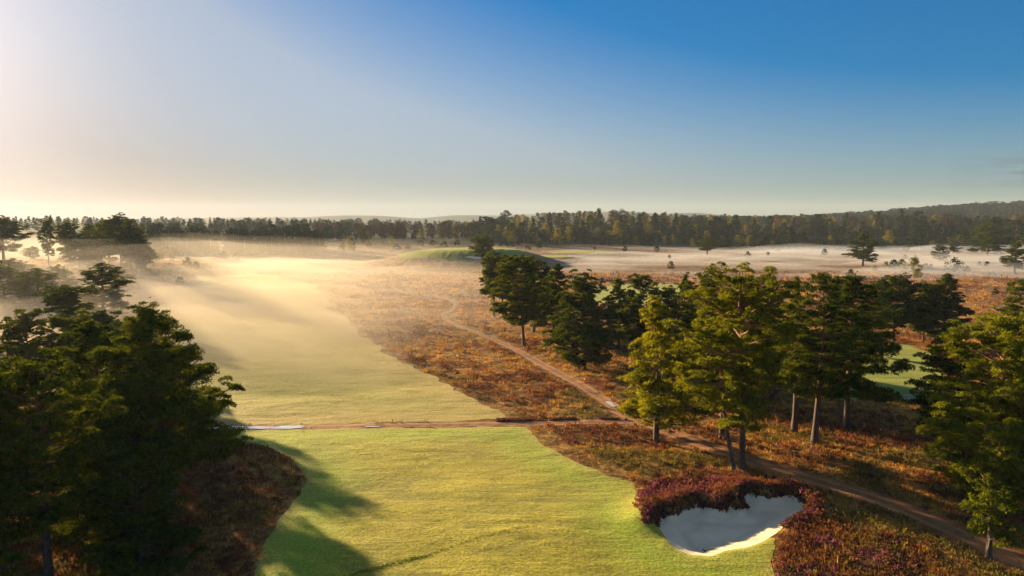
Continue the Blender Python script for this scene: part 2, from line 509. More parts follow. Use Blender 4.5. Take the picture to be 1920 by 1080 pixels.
def overlay(name, sd_fun, bbox, off, mat, edge_fun=None):
    """piece of the ground sheet cut along sd == 0, lifted by off"""
    i0, i1 = np.searchsorted(XS, [bbox[0], bbox[1]]); j0, j1 = np.searchsorted(YS, [bbox[2], bbox[3]])
    i0 = max(i0 - 1, 0); j0 = max(j0 - 1, 0); i1 = min(i1 + 1, NX); j1 = min(j1 + 1, NY)
    sx = GX[j0:j1, i0:i1].ravel(); sy = GY[j0:j1, i0:i1].ravel(); sz = GZ[j0:j1, i0:i1].ravel()
    sd = sd_fun(sx, sy)
    w = i1 - i0; n = j1 - j0
    ii = np.arange(w * n).reshape(n, w)
    a = ii[:-1, :-1].ravel(); b = ii[:-1, 1:].ravel(); c = ii[1:, 1:].ravel(); d = ii[1:, :-1].ravel()
    T = np.concatenate([np.stack([a, b, c], 1), np.stack([a, c, d], 1)])
    ins = sd[T] < 0
    cnt = ins.sum(1)
    tris = [tuple(t) for t in T[cnt == 3]]
    vx = list(zip(sx, sy, sz)); cache = {}

    def cut(p, q):
        k = (p, q) if p < q else (q, p)
        if k not in cache:
            t = sd[k[0]] / (sd[k[0]] - sd[k[1]])
            A = vx[k[0]]; B = vx[k[1]]
            vx.append(tuple(A[m] + (B[m] - A[m]) * t for m in range(3))); cache[k] = len(vx) - 1
        return cache[k]
    for t in T[(cnt == 1) | (cnt == 2)]:
        poly = []
        for m in range(3):
            p, q = int(t[m]), int(t[(m + 1) % 3])
            if sd[p] < 0: poly.append(p)
            if (sd[p] < 0) != (sd[q] < 0): poly.append(cut(p, q))
        for m in range(1, len(poly) - 1): tris.append((poly[0], poly[m], poly[m + 1]))
    tris = np.array(tris)
    used, inv = np.unique(tris, return_inverse=True)
    VV = np.array(vx)[used]
    ed = (edge_fun or sd_fun)(VV[:, 0], VV[:, 1])
    VV[:, 2] += off * (1 + VV[:, 1] / 300)
    o = link_mesh(name, VV, inv.reshape(-1, 3), 3, mat, smooth=True, attr={'edge': ed})
    tag(o, kind='structure')
    return o


def bb(P, m=3):
    P = np.asarray(P); return (P[:, 0].min() - m, P[:, 0].max() + m, P[:, 1].min() - m, P[:, 1].max() + m)


def rag(sx, sy, amp=.5, s=1.3):
    return (fbm(sx / s, sy / s, 3, 55) - .5) * amp * 2


overlay('fairway', lambda x, y: np.maximum(sdf_poly(x, y, FAIR_NEAR) + rag(x, y, .3), -sdf_poly(x, y, BUNKER)), bb(FAIR_NEAR), .012, M_FAIR)
overlay('fairway', lambda x, y: sdf_poly(x, y, FAIR_FAR) + rag(x, y, 1.0, 3) + rag(x, y, 4.5, 14) * sstep(95, 150, y), bb(FAIR_FAR, 8), .012, M_FAIR2)
overlay('fairway', lambda x, y: sdf_poly(x, y, FAIR_GAP) + rag(x, y, .9, 3), bb(FAIR_GAP), .012, M_GREEN)
overlay('fairway', lambda x, y: sdf_poly(x, y, FAIR_BACK) + rag(x, y, .9, 3), bb(FAIR_BACK), .012, M_GREEN)
overlay('putting_green', lambda x, y: sdf_poly(x, y, GREEN_LEFT), bb(GREEN_LEFT), .03, M_GREEN)
overlay('putting_green', lambda x, y: sdf_poly(x, y, PLATEAU_G) + rag(x, y, 1.5, 6), bb(PLATEAU_G), .02, M_GREEN)
overlay('putting_green', lambda x, y: (np.sqrt(((x - KX) / 41) ** 2 + ((y - KY + 6) / 33) ** 2) - .95) * 30 + rag(x, y, 4, 14), (KX - 60, KX + 60, KY - 50, KY + 50), .03, M_GREEN)
overlay('putting_green', lambda x, y: (np.sqrt(((x - 22) / 20) ** 2 + ((y - 434) / 14) ** 2) - .8) * 16 + rag(x, y, 3, 9), (-10, 50, 410, 460), .03, M_GREEN)
overlay('putting_green', lambda x, y: (np.sqrt(((x - 50) / 32) ** 2 + ((y - 478) / 14) ** 2) - .8) * 16 + rag(x, y, 3, 9), (0, 100, 455, 500), .03, M_GREEN)


def signed_line(L):
    def f(x, y):
        d, s = sdf_line(x, y, L)
        return d * s
    return f


overlay('track', lambda x, y: sdf_line(x, y, TRACK)[0] - 1.25 + .6 * sstep(105, 160, y) - .6 * sstep(90, 70, y) + rag(x, y, .6), bb(TRACK, 5), .026, M_DIRT, signed_line(TRACK))
overlay('track', lambda x, y: sdf_line(x, y, CROSS)[0] - .95 + rag(x, y, .25), bb(CROSS, 5), .02, M_DIRT, signed_line(CROSS))
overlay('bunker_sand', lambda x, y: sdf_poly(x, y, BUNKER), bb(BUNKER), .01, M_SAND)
# a strip of scattered sand bunkers on the raised green's face
overlay('bunker_sand', lambda x, y: (np.sqrt(((x - KX - 8) / 8) ** 2 + ((y - KY + 35) / 2.6) ** 2) - 1) * 5 + rag(x, y, 2, 6), (KX - 30, KX + 30, KY - 50, KY - 15), .06, M_SAND)


def puddle(p0, p1, hw):
    A = flat(*p0); B = flat(*p1)
    o = overlay('puddle', lambda x, y: sdf_line(x, y, [A, B])[0] - hw + rag(x, y, hw * .7, 1.2), bb([A, B], 3), .05, M_PUDDLE)
    o['kind'] = 'structure'


puddle((395, 804.5), (560, 800.5), .62)
puddle((684, 801), (712, 800.5), .16)
puddle((1140, 754), (1150, 762), .4)


# ------------------------------------------------------------------ tree meshes
def tube(path, radii, sides=6):
    path = np.asarray(path, float); n = len(path)
    tan = np.gradient(path, axis=0); tan /= np.linalg.norm(tan, axis=1)[:, None] + 1e-9
    ref = np.array([0.31, .17, .93]) if abs(tan[0][2]) < .8 else np.array([1.0, .1, .05])
    u = np.cross(tan, ref); u /= np.linalg.norm(u, axis=1)[:, None] + 1e-9
    w = np.cross(tan, u)
    an = np.arange(sides) / sides * 2 * math.pi
    vs = (path[:, None, :] + np.asarray(radii)[:, None, None] * (np.cos(an)[None, :, None] * u[:, None, :] + np.sin(an)[None, :, None] * w[:, None, :])).reshape(-1, 3)
    k = np.arange(sides); k2 = (k + 1) % sides
    f = []
    for i in range(n - 1):
        f.append(np.stack([i * sides + k, i * sides + k2, (i + 1) * sides + k2, (i + 1) * sides + k], 1))
    f = np.concatenate(f)
    return vs, f


def quads2tris(f): return np.concatenate([f[:, [0, 1, 2]], f[:, [0, 2, 3]]])


def tufts(C, D, leaf, nb, r, spread=.7):
    """nb narrow blades from each centre C, roughly along D"""
    n = len(C)
    C = np.repeat(C, nb, 0); D = np.repeat(D, nb, 0)
    d = D + r.normal(0, spread, (n * nb, 3)); d /= np.linalg.norm(d, axis=1)[:, None] + 1e-9
    s = np.cross(d, r.normal(0, 1, (n * nb, 3))); s /= np.linalg.norm(s, axis=1)[:, None] + 1e-9
    L = leaf * r.uniform(.6, 1.25, (n * nb, 1)); W = L * .23
    p0 = C + s * W; p1 = C - s * W; p2 = C + d * L
    V = np.stack([p0, p1, p2], 1).reshape(-1, 3)
    return V, np.arange(len(V)).reshape(-1, 3)


class Acc:
    def __init__(s): s.v = []; s.f = []; s.n = 0
    def add(s, v, f): s.v.append(v); s.f.append(f + s.n); s.n += len(v)
    def get(s): return (np.concatenate(s.v), np.concatenate(s.f)) if s.v else (np.zeros((0, 3)), np.zeros((0, 3), int))


PROF = {
    'cone': [.80, 1.0, .76, .40, .08],
    'round': [.45, .85, 1.0, .80, .35],
    'flat': [.30, .55, .9, 1.0, .62],
    'broad': [.85, 1.0, .92, .7, .28],
    'slim': [.5, .8, .9, .85, .4],
}


def pine_geo(seed, h, w, cb=.3, shape='round', nl=36, leaf=.26, per=55, nb=3, lean=0., dead=0, skew=0., fork=False, padk=1.0, tier=False):
    r = np.random.default_rng(seed)
    wood = Acc(); lf = Acc()
    ts = np.linspace(0, 1, 9)
    bend = r.normal(0, .025 * h, 2); ph = r.uniform(0, 6)
    ax = lambda t: np.array([bend[0] * np.sin(t * 3 + ph) * t + lean * t * h, bend[1] * np.sin(t * 2.5 + ph) * t, t * h * .97])
    r0 = .017 * h + .05
    path = np.array([ax(t) for t in ts]); path[0, 2] -= .4
    rad = r0 * (1 - ts * .9) * np.array([1.3] + [1] * 8)
    v, f = tube(path, rad, 8); wood.add(v, quads2tris(f))
    stems = [(ax, 0.0)]
    if fork:
        ax2 = lambda t: ax(0) + np.array([-.9 - .10 * h * t - .5 * np.sin(t * 3), -.4, t * h * .8])
        p = np.array([ax2(t) for t in ts]); p[0, 2] -= .4
        v, f = tube(p, r0 * .72 * (1 - ts * .9), 8); wood.add(v, quads2tris(f))
    prof = PROF[shape]
    az = r.uniform(0, 6.28)
    for i in range(nl):
        t = (i + r.uniform(.2, .8)) / nl
        t = t ** .92
        hh = cb + (1 - cb) * t
        az += 2.4 + r.normal(0, .35)
        k = np.interp(t, [0, .22, .5, .8, 1], prof)
        L = w / 2 * k * (r.uniform(.5, .9) if r.random() < .6 else r.uniform(.85, 1.2))
        if tier: L = w / 2 * k * r.uniform(.72, 1.12)
        a0 = ax2 if (fork and i % 4 == 3 and hh < .85) else ax
        base = a0(min(hh - .02, .97))
        el = R(np.interp(t, [0, .5, 1], [-8, 4, 40]) + r.normal(0, 6)) if tier else R(np.interp(t, [0, .5, 1], [-6, 18, 52]) + r.normal(0, 13))
        dh = np.array([math.cos(az), math.sin(az), 0]); lat = np.array([-dh[1], dh[0], 0])
        s = np.linspace(0, 1, 6)[:, None]
        wob = r.normal(0, .05 * L)
        limb = base + dh * L * s * math.cos(el) + np.array([0, 0, 1]) * (L * s * math.sin(el) + L * .10 * s * s) + lat * wob * np.sin(s * 4)
        rl = max(.035, .028 * L) * (1.1 - .85 * s[:, 0])
        v, f = tube(limb, rl, 4); wood.add(v, quads2tris(f))
        npad = max(2, int(padk * (2 + L * 2.3)))
        for q in range(npad):
            sq = r.uniform(.30, 1.05) if q else 1.0
            sq = min(sq, 1.0)
            j = min(int(sq * 5), 4); fr = sq * 5 - j
            pc = limb[j] * (1 - fr) + limb[j + 1] * fr
            off = lat * r.normal(0, .23 * L * (1.15 - .5 * sq)) + np.array([0, 0, 1]) * (r.normal(.15, .18) if tier else r.normal(.2, .30 + .05 * L)) + dh * r.normal(0, .25)
            c = pc + off
            rp = r.uniform(.38, 1.0) * (.52 + .048 * w) * (1.08 - .5 * t ** 2)
            v, f = tube(np.array([pc, pc * .5 + c * .5 + [0, 0, .05], c]), [.035, .025, .012], 3); wood.add(v, quads2tris(f))
            n = int(per * rp * rp * r.uniform(.8, 1.2)) + 4
            d = r.normal(0, 1, (n, 3)); d /= np.linalg.norm(d, axis=1)[:, None]
            d[:, 2] = np.where(d[:, 2] < -.25, -d[:, 2], d[:, 2])
            rad_ = r.uniform(.25, 1, (n, 1)) ** .6
            tl = np.outer(d[:, 0] * r.normal(0, .25) + d[:, 1] * r.normal(0, .25), [0, 0, 1.0])
            P = c + (d * np.array([1, 1, .44]) + tl) * rad_ * rp
            D = d * np.array([1, 1, .5]) + [0, 0, .55]
            v, f = tufts(P, D, leaf, nb, r); lf.add(v, f)
    # leader
    top = ax(.97)
    n = int(per * 2)
    P = top + r.normal(0, 1, (n, 3)) * [.022 * w, .022 * w, .4] + [0, 0, -.1]
    v, f = tufts(P, np.tile([0, 0, 1.0], (n, 1)), leaf, nb, r); lf.add(v, f)
    dds = []
    for k in range(dead):
        dd = Acc()
        t = r.uniform(cb * .55, cb + .25); az_ = r.uniform(0, 6.28)
        dh = np.array([math.cos(az_), math.sin(az_), 0]); L = w * r.uniform(.16, .34)
        s = np.linspace(0, 1, 6)[:, None]
        p = ax(t) + dh * L * s + np.array([0, 0, 1]) * (L * .5 * s * s - .1 * L * s) + r.normal(0, .10, (6, 3)) * s
        v, f = tube(p, .06 * (1.1 - s[:, 0]), 4); dd.add(v, quads2tris(f))
        for m in range(3):
            b0 = p[2 + m]; e = b0 + dh * L * .2 + r.normal(0, .35, 3)
            v, f = tube(np.array([b0, (b0 + e) / 2 + .05, e]), [.03, .02, .008], 3); dd.add(v, quads2tris(f))
        dds.append(dd.get())
    return wood.get(), lf.get(), dds


def mesh_only(name, v, f, mat, smooth=False):
    o = link_mesh(name, v, f, 3, mat, smooth=smooth); me = o.data
    bpy.data.objects.remove(o); return me


def make_tree_set(geo, leafmat):
    (wv, wf), (lv, lf), dds = geo
    s = {'trunk': mesh_only('trunk', wv, wf, M_BARK, True), 'crown': mesh_only('crown', lv, lf, leafmat)}
    for k, (dv, df) in enumerate(dds): s['dead_branch.%03d' % k if k else 'dead_branch'] = mesh_only('dead_branch', dv, df, M_DEAD, True)
    return s


def place(kind, meshes, loc, rz, sc, label, cat, group):
    e = bpy.data.objects.new(kind, None); COL.objects.link(e)
    e.empty_display_size = .5
    e.location = loc; e.rotation_euler = (0, 0, rz); e.scale = sc
    for k, me in meshes.items():
        o = bpy.data.objects.new(k, me); COL.objects.link(o); o.parent = e
    tag(e, label, cat, group)
    return e


def world_size(px, pyb, pyt, wpx, z=None):
    x, y, g = hit(px, pyb) if z is None else (*flat(px, pyb, z), z)
    d = ray(px, pyt); top = CAM_Z + d[2] / d[1] * y
    return x, y, g, top - g, wpx / F * y * 1.02


HERO = []


def hero(px, pyb, pyt, wpx, label, seed, mat=M_PINE, group='pines standing round the fairway', tpx=0, **kw):
    x, y, g, h, w = world_size(px, pyb, pyt, wpx)
    h *= .96; w *= 1.03
    kw.setdefault('tier', seed % 3 != 0)
    lean = (tpx / F * y) / h
    near = y < 75
    kw.setdefault('leaf', .19 if near else .24 + (y - 75) * .0009)
    kw.setdefault('per', 200 if near else 125)
    kw.setdefault('nl', int(36 + w * 1.6))
    geo = pine_geo(seed, h, w, lean=lean, **kw)
    s = make_tree_set(geo, mat)
    place('pine_tree', s, (x, y, g - .05), 0, (1, 1, 1), label, 'pine tree', group)
    HERO.append((x, y, w))


G1 = 'tall pines on the left of the fairway'
G2 = 'pines along the heath track'
G3 = 'pines on the right edge'
# left foreground
hero(322, 955, 552, 295, 'tallest pine at the left edge of the fairway, bare lower trunk beside the heather', 11, group=G1, cb=.20, shape='cone', tpx=-22, nl=58, tier=True, padk=1.15)
hero(215, 915, 585, 210, 'dark broad pine just behind the tallest left pine', 12, group=G1, cb=.2, shape='cone', tpx=-30, tier=True)
hero(92, 1100, 655, 235, 'big pine with a straight dark trunk at the lower left corner', 13, group=G1, cb=.28, shape='round', dead=4)
hero(8, 1050, 648, 190, 'pine cut off by the left edge of the view, standing in front of the mist', 14, group=G1, cb=.3, shape='round', dead=3)
hero(190, 1010, 760, 200, 'shorter bushy pine between the two nearest left pines', 15, group=G1, cb=.05, shape='broad')
hero(265, 1075, 860, 170, 'low dark pine filling the gap under the tallest left pine', 16, group=G1, cb=.02, shape='broad')
hero(65, 745, 585, 112, 'rounded pine rising out of golden mist behind the left pines', 17, group=G1, cb=.2, shape='round', tpx=-6)
hero(-60, 1130, 700, 240, 'dark pine mostly beyond the left edge of the view', 18, group=G1, cb=.15, shape='broad')
hero(-110, 900, 620, 200, 'second dark pine beyond the left edge, its crown shading the heather', 19, group=G1, cb=.15, shape='round')
hero(256, 735, 600, 125, 'pine hidden behind the tallest left pine that throws its shadow over the fairway', 20, group=G1, cb=.15, shape='broad')
hero(196, 690, 588, 90, 'pine half hidden in mist behind the dark broad left pine', 24, group=G1, cb=.15, shape='broad')
hero(148, 735, 606, 130, 'pine sunk in mist between the rounded misty pine and the dark broad one', 51, group=G1, cb=.15, shape='broad')
hero(311, 855, 640, 115, 'pine standing directly behind the trunk of the tallest left pine', 57, group=G1, cb=.1, shape='broad')
# right: group by the track
hero(926, 594, 478, 64, 'slender two-toned pine at the left end of the clump by the sandy track', 21, group=G2, cb=.36, shape='round', tpx=2)
hero(943, 594, 490, 60, 'thin pine close beside the leftmost pine of the clump', 22, group=G2, cb=.4, shape='flat')
hero(983, 652, 478, 108, 'pine with a clear bare trunk standing right beside the bend of the sandy track', 23, group=G2, cb=.30, shape='round', tpx=-16)
hero(1001, 622, 482, 84, 'pine directly behind the bare-trunked one beside the track', 25, group=G2, cb=.25, shape='broad')
hero(1038, 636, 487, 80, 'pine with a forked top at the right of the far clump', 26, group=G2, cb=.15, shape='cone', tpx=6)
hero(1096, 692, 525, 128, 'wide pale-skirted pine with two stout trunks above the red heather', 27, group=G2, cb=.12, shape='broad', tpx=-6, fork=True)
hero(1160, 655, 515, 76, 'dark pine behind the wide two-trunked pine', 28, group=G2, cb=.12, shape='cone')
hero(1198, 665, 510, 84, 'dark pine with a ragged top in front of the far green fairway', 29, group=G2, cb=.12, shape='broad')
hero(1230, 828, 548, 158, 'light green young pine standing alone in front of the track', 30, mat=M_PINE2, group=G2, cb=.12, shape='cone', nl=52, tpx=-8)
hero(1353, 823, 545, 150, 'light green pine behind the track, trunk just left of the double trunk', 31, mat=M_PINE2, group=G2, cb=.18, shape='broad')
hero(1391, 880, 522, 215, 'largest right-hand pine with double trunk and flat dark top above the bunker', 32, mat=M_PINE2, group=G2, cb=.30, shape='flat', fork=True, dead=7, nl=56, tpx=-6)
hero(1278, 700, 507, 80, 'dark pine with a pointed top behind the young light green pine', 33, group=G2, cb=.1, shape='cone')
hero(1322, 725, 512, 110, 'dark pine whose top shows above the light green crowns', 34, group=G2, cb=.1, shape='round')
hero(1448, 745, 503, 95, 'dark pine between the double-trunked pine and the straight ones', 35, group=G2, cb=.2, shape='cone')
hero(1489, 813, 500, 92, 'slim pine with a dark shaded trunk, first of the straight three', 36, group=G2, cb=.28, shape='cone')
hero(1527, 832, 494, 128, 'straight pine with the longest bare trunk in the middle of the three', 37, group=G2, cb=.30, shape='broad', tpx=4, dead=3)
hero(1588, 805, 498, 175, 'pine with a sunlit trunk and wide skirts beside the gap to the green fairway', 38, group=G2, cb=.22, shape='cone', tpx=-10)
hero(1560, 720, 508, 90, 'dark pine behind the straight three', 39, group=G2, cb=.1, shape='cone')
hero(1632, 668, 526, 60, 'small dark round-topped pine behind the wide-skirted one', 40, group=G2, cb=.1, shape='round')
hero(1675, 643, 520, 92, 'pine with a pale trunk at the back of the green fairway', 41, group=G2, cb=.26, shape='round')
hero(1731, 640, 535, 72, 'pine with a dark trunk standing at the back edge of the green fairway', 42, group=G2, cb=.25, shape='broad')
hero(1768, 648, 510, 92, 'dense dark pine right of the green fairway gap', 43, group=G2, cb=.12, shape='cone')
hero(1420, 735, 540, 90, 'dark pine filling the gap left of the slim shaded pine', 52, group=G2, cb=.08, shape='round')
hero(1250, 668, 540, 70, 'dark pine seen between the young light green pine and the large flat-topped one', 54, group=G2, cb=.1, shape='round')
# right edge
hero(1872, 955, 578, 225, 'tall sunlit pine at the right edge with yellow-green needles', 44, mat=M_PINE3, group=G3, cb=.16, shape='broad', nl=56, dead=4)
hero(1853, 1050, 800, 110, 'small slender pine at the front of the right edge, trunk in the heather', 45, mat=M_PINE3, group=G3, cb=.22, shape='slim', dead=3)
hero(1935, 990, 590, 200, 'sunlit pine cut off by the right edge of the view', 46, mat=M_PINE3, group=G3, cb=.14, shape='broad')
hero(1775, 830, 625, 130, 'dark pine behind the tall sunlit one at the right', 47, group=G3, cb=.1, shape='round')
hero(1800, 900, 720, 120, 'low shaded pine at the foot of the right-hand trees', 48, group=G3, cb=.05, shape='broad')
hero(1912, 680, 515, 80, 'far pine peeking in at the right edge above the sunlit crowns', 49, group=G3, cb=.2, shape='broad')

# mid pine variants
MID = []
for k, (sh, cb) in enumerate([('round', .25), ('cone', .2), ('broad', .12), ('flat', .4), ('slim', .3)]):
    MID.append(make_tree_set(pine_geo(100 + k, 18, 11, cb=cb, shape=sh, nl=34, leaf=.38, per=75, nb=3, padk=1.1), M_PINE))


def mid(px, pyb, pyt, wpx, v, label, group, z=None):
    x, y, g, h, w = world_size(px, pyb, pyt, wpx, z)
    rz = (px * 1.7 + v) % 6.28
    return place('pine_tree', MID[v], (x, y, g - .1), rz, (w / 11, w / 11, h / 18), label, 'pine tree', group)


GL = 'pines on the misty left bank'
mid(8, 492, 411, 92, 0, 'big flat-topped pine against the pale sky at the far left', GL)
mid(92, 500, 414, 32, 4, 'thin lone pine left of the dark bank trees', GL)
mid(132, 497, 418, 58, 0, 'first dark pine to the right of the thin lone pine', GL)
mid(168, 494, 424, 66, 2, 'second dark pine right of the thin lone pine, in the thick of the bank trees', GL)
mid(205, 497, 416, 60, 0, 'pine behind the tallest pine of the left bank', GL)
mid(228, 503, 407, 84, 0, 'tallest pine of the left bank with a domed crown', GL)
mid(257, 512, 436, 52, 2, 'pine at the right end of the left bank with drooping skirts', GL)
mid(150, 500, 446, 52, 2, 'low dark pine in front of the bank trees', GL)
mid(62, 485, 463, 28, 2, 'small round pine in the glowing gap of the left bank', GL)
mid(286, 492, 470, 22, 2, 'small pine just right of the left bank clump', GL)
mid(246, 507, 418, 64, 0, 'pine standing against the right flank of the tallest bank pine', GL)
mid(272, 504, 446, 44, 1, 'small pointed pine at the right end of the bank clump', GL)
mid(190, 500, 430, 60, 2, 'low broad pine under the tallest pine of the left bank', GL)
mid(-40, 500, 415, 90, 1, 'pine on the left bank beyond the left edge of the view', GL)
mid(75, 590, 508, 112, 2, 'wide low pine half sunk in mist below the left bank', GL)
mid(195, 603, 500, 112, 2, 'wide dark pine on the misty slope below the bank clump', GL)
mid(8, 580, 495, 90, 2, 'dark pine at the left edge on the misty slope', GL)
mid(125, 642, 543, 92, 3, 'leaning umbrella pine fading into golden mist', GL)
mid(30, 545, 488, 90, 2, 'bushy pine on the slope under the flat-topped one', GL)
mid(115, 560, 500, 60, 2, 'bushy pine in the middle of the misty slope', GL)
mid(225, 560, 505, 60, 2, 'bushy pine at the top of the bare bank', GL)
mid(-90, 640, 520, 120, 1, 'pine in the mist beyond the left edge of the view', GL)
GR = 'lone pines on the misty heath'
mid(906, 505, 446, 54, 3, 'lone umbrella pine in front of the raised green', GR)
mid(1617, 499, 436, 62, 1, 'tall lone pine standing in the mist on the right heath', GR)
mid(1326, 478, 444, 44, 0, 'round lone pine at the far edge of the misty heath', GR)
mid(1902, 512, 452, 54, 1, 'lone pine at the right edge of the misty heath', GR)
mid(1762, 490, 459, 30, 2, 'small sunlit pine left of the dark trees on the misty heath', GR)
mid(1787, 476, 454, 28, 2, 'small dark pine right behind the small sunlit pine', GR)
mid(1850, 480, 420, 74, 2, 'huge dark pine at the right end of the far tree line', GR)

# far trees
def far_geo(seed, h, w, kind):
    r = np.random.default_rng(seed)
    v, f = tube(np.array([[0, 0, -1], [0, 0, h * .5], [0, 0, h * .9]]), [.02 * h, .013 * h, .004 * h], 5)
    tf = quads2tris(f); lv = []; n = 0
    acc = Acc()
    nblob = {'pine': 66, 'birch': 62, 'spire': 70, 'bare': 44, 'bush': 26}[kind]
    for i in range(nblob):
        t = r.uniform(0, 1)
        if kind == 'pine': cbk, pr, fl = .08, np.interp(t, [0, .3, .7, 1], [.75, 1, .8, .2]), .55
        elif kind == 'birch': cbk, pr, fl = .12, np.interp(t, [0, .3, .6, 1], [.6, 1, .8, .2]), .8
        elif kind == 'spire': cbk, pr, fl = .06, (1 - t) * 1.0 + .05, .6
        elif kind == 'bare': cbk, pr, fl = .2, np.interp(t, [0, .4, .8, 1], [.4, .9, .9, .3]), .9
        else: cbk, pr, fl = .0, math.sqrt(max(0, 1 - t * t)), .8
        z = h * (cbk + (1 - cbk) * t * .96); az = r.uniform(0, 6.28); rr = w / 2 * pr * r.uniform(.35, .95)
        c = np.array([rr * math.cos(az), rr * math.sin(az), z])
        rp = w * r.uniform(.10, .19) * (1 if kind != 'spire' else .8)
        m = 26 if kind != 'bare' else 18
        d = r.normal(0, 1, (m, 3)); d /= np.linalg.norm(d, axis=1)[:, None]
        P = c + d * rp * np.array([1, 1, fl]) * r.uniform(.3, 1, (m, 1))
        a_, b_ = tufts(P, d + [0, 0, .4], w * (.085 if kind != 'bare' else .11), 2, r)
        acc.add(a_, b_)
    L, LF = acc.get()
    return v, tf, L, LF


FAR = {}
for kind, mats, hh, ww in [('pine', M_FARP, 17, 9), ('birch', M_BIRCH, 13, 8), ('spire', M_FARP, 19, 8), ('bare', M_BROWN, 15, 8), ('bush', M_FARP, 4, 5)]:
    FAR[kind] = []
    for k in range(4):
        wv, wf, lv, lf_ = far_geo(300 + k * 7 + len(kind), hh, ww, kind)
        VV = np.concatenate([wv, lv]); FF = np.concatenate([wf, lf_ + len(wv)])
        o = link_mesh(kind, VV, FF, 3, [M_BARK, mats], matidx=np.array([0] * len(wf) + [1] * len(lf_)))
        FAR[kind].append((o.data, VV, FF, len(wf), hh, ww)); bpy.data.objects.remove(o)
NAMES = {'pine': ('pine_tree', 'pine tree'), 'birch': ('birch_tree', 'birch tree'), 'spire': ('fir_tree', 'fir tree'), 'bare': ('bare_tree', 'bare tree'), 'bush': ('bush', 'bush')}


def far_tree(kind, x, y, h, w, label, group):
    me, _, _, _, hh, ww = random.choice(FAR[kind])
    nm, cat = NAMES[kind]
    o = bpy.data.objects.new(nm, me); COL.objects.link(o)
    o.location = (x, y, float(Hg(x, y)[0]) - .2); o.rotation_euler = (0, 0, random.uniform(0, 6.28))
    o.scale = (w / ww, w / ww, h / hh)
    tag(o, label, cat, group); return o


def pxtree(kind, px, pyb, h, wf, label, group):
    x, y, g = hit(px, pyb)
    return far_tree(kind, x, y, h, h * wf, label, group)


# dark wood on the left (two to three rows)
for i in range(58):
    px = random.uniform(268, 618); row = random.random()
    x, y, g = hit(px, 479 - 3 * random.random() + 5 * max(0, (330 - px) / 60))
    y += row * 55; x = (px - 960) / F * y
    edge = sstep(640, 560, px)
    h = random.uniform(14.5, 19) * (0.62 + .38 * float(edge)) + row * 2
    far_tree('pine' if random.random() < .75 else 'spire', x, y, h, h * random.uniform(.6, .85), 'dark pine in the wood behind the misty valley, left of the raised green', 'pines of the dark left-hand wood')
# hazy row behind
for i in range(70):
    px = random.uniform(590, 930); y = random.uniform(640, 800); x = (px - 960) / F * y
    k = random.choice(['bare', 'bare', 'pine', 'bare'])
    lab = {'bare': 'bare brownish tree in the hazy row behind the raised green', 'pine': 'dull pine in the hazy row behind the raised green'}[k]
    far_tree(k, x, y, random.uniform(13, 18), random.uniform(7, 10), lab, 'hazy tree row behind the raised green')
for i in range(60):
    px = random.uniform(255, 640); y = random.uniform(620, 800); x = (px - 960) / F * y
    far_tree(random.choice(['pine', 'pine', 'spire']), x, y, random.uniform(13, 19), random.uniform(8, 11), 'hazy pine in the second row above the dark left-hand wood', 'hazy trees above the dark left-hand wood')
# tree line on the right
for i in range(230):
    px = 880 + (1960 - 880) * ((i + random.random()) / 230)
    row = random.random()
    y = 568 + row * 190 + random.uniform(-6, 6) - 20 * sstep(1500, 1900, px); x = (px - 960) / F * y
    q = random.random()
    if row < .2: k = 'birch' if q < .5 else 'pine'
    elif row < .7: k = 'birch' if q < .35 else ('pine' if q < .85 else 'spire')
    else: k = 'birch' if q < .3 else ('bare' if q < .5 else ('spire' if q < .62 else 'pine'))
    k = k if not (row > .6 and random.random() < .12) else 'spire'
    h = {'birch': random.uniform(9, 15), 'pine': random.uniform(12, 19), 'spire': random.uniform(13, 21), 'bare': random.uniform(12, 17)}[k]
    h *= random.choice([.75, .9, 1, 1.1, 1.3])
    if row < .2: h *= .75
    lab = {'birch': 'yellow-green birch in the dense tree line beyond the misty heath', 'pine': 'dark pine in the dense tree line beyond the misty heath',
           'spire': 'pointed fir in the dense tree line beyond the misty heath', 'bare': 'reddish bare tree in the tree line beyond the misty heath'}[k]
    far_tree(k, x, y, h, h * random.uniform(.62, .95) if k != 'spire' else h * .5, lab, 'trees of the tree line beyond the misty heath')
# understorey closing the foot of the tree line
# (built further down with the woodland masses)
# scattered young trees and bushes
sc_ = [('birch', 655, 471, 11), ('pine', 661, 470, 10), ('birch', 683, 457, 12), ('birch', 690, 455, 11), ('bush', 692, 462, 4), ('birch', 735, 462, 9), ('birch', 755, 450, 8), ('birch', 788, 447, 10), ('birch', 792, 449, 9),
       ('birch', 824, 447, 12), ('birch', 836, 446, 10), ('bush', 775, 446, 5), ('bush', 870, 445, 6), ('birch', 718, 455, 6), ('birch', 716, 458, 6), ('bush', 640, 472, 5), ('birch', 644, 468, 7),
       ('birch', 890, 444, 12), ('birch', 905, 444, 11), ('birch', 934, 446, 13), ('birch', 950, 438, 15)]
for n_, (k, px, pyb, h) in enumerate(sc_):
    pxtree(k, px, pyb, h, .62 if k != 'bush' else 1.3, {'birch': 'young yellow-green birch on the slope behind the raised green', 'pine': 'small dark pine at the end of the left-hand wood',
           'bush': 'dark bush on the slope behind the raised green'}[k], 'young trees behind the raised green')
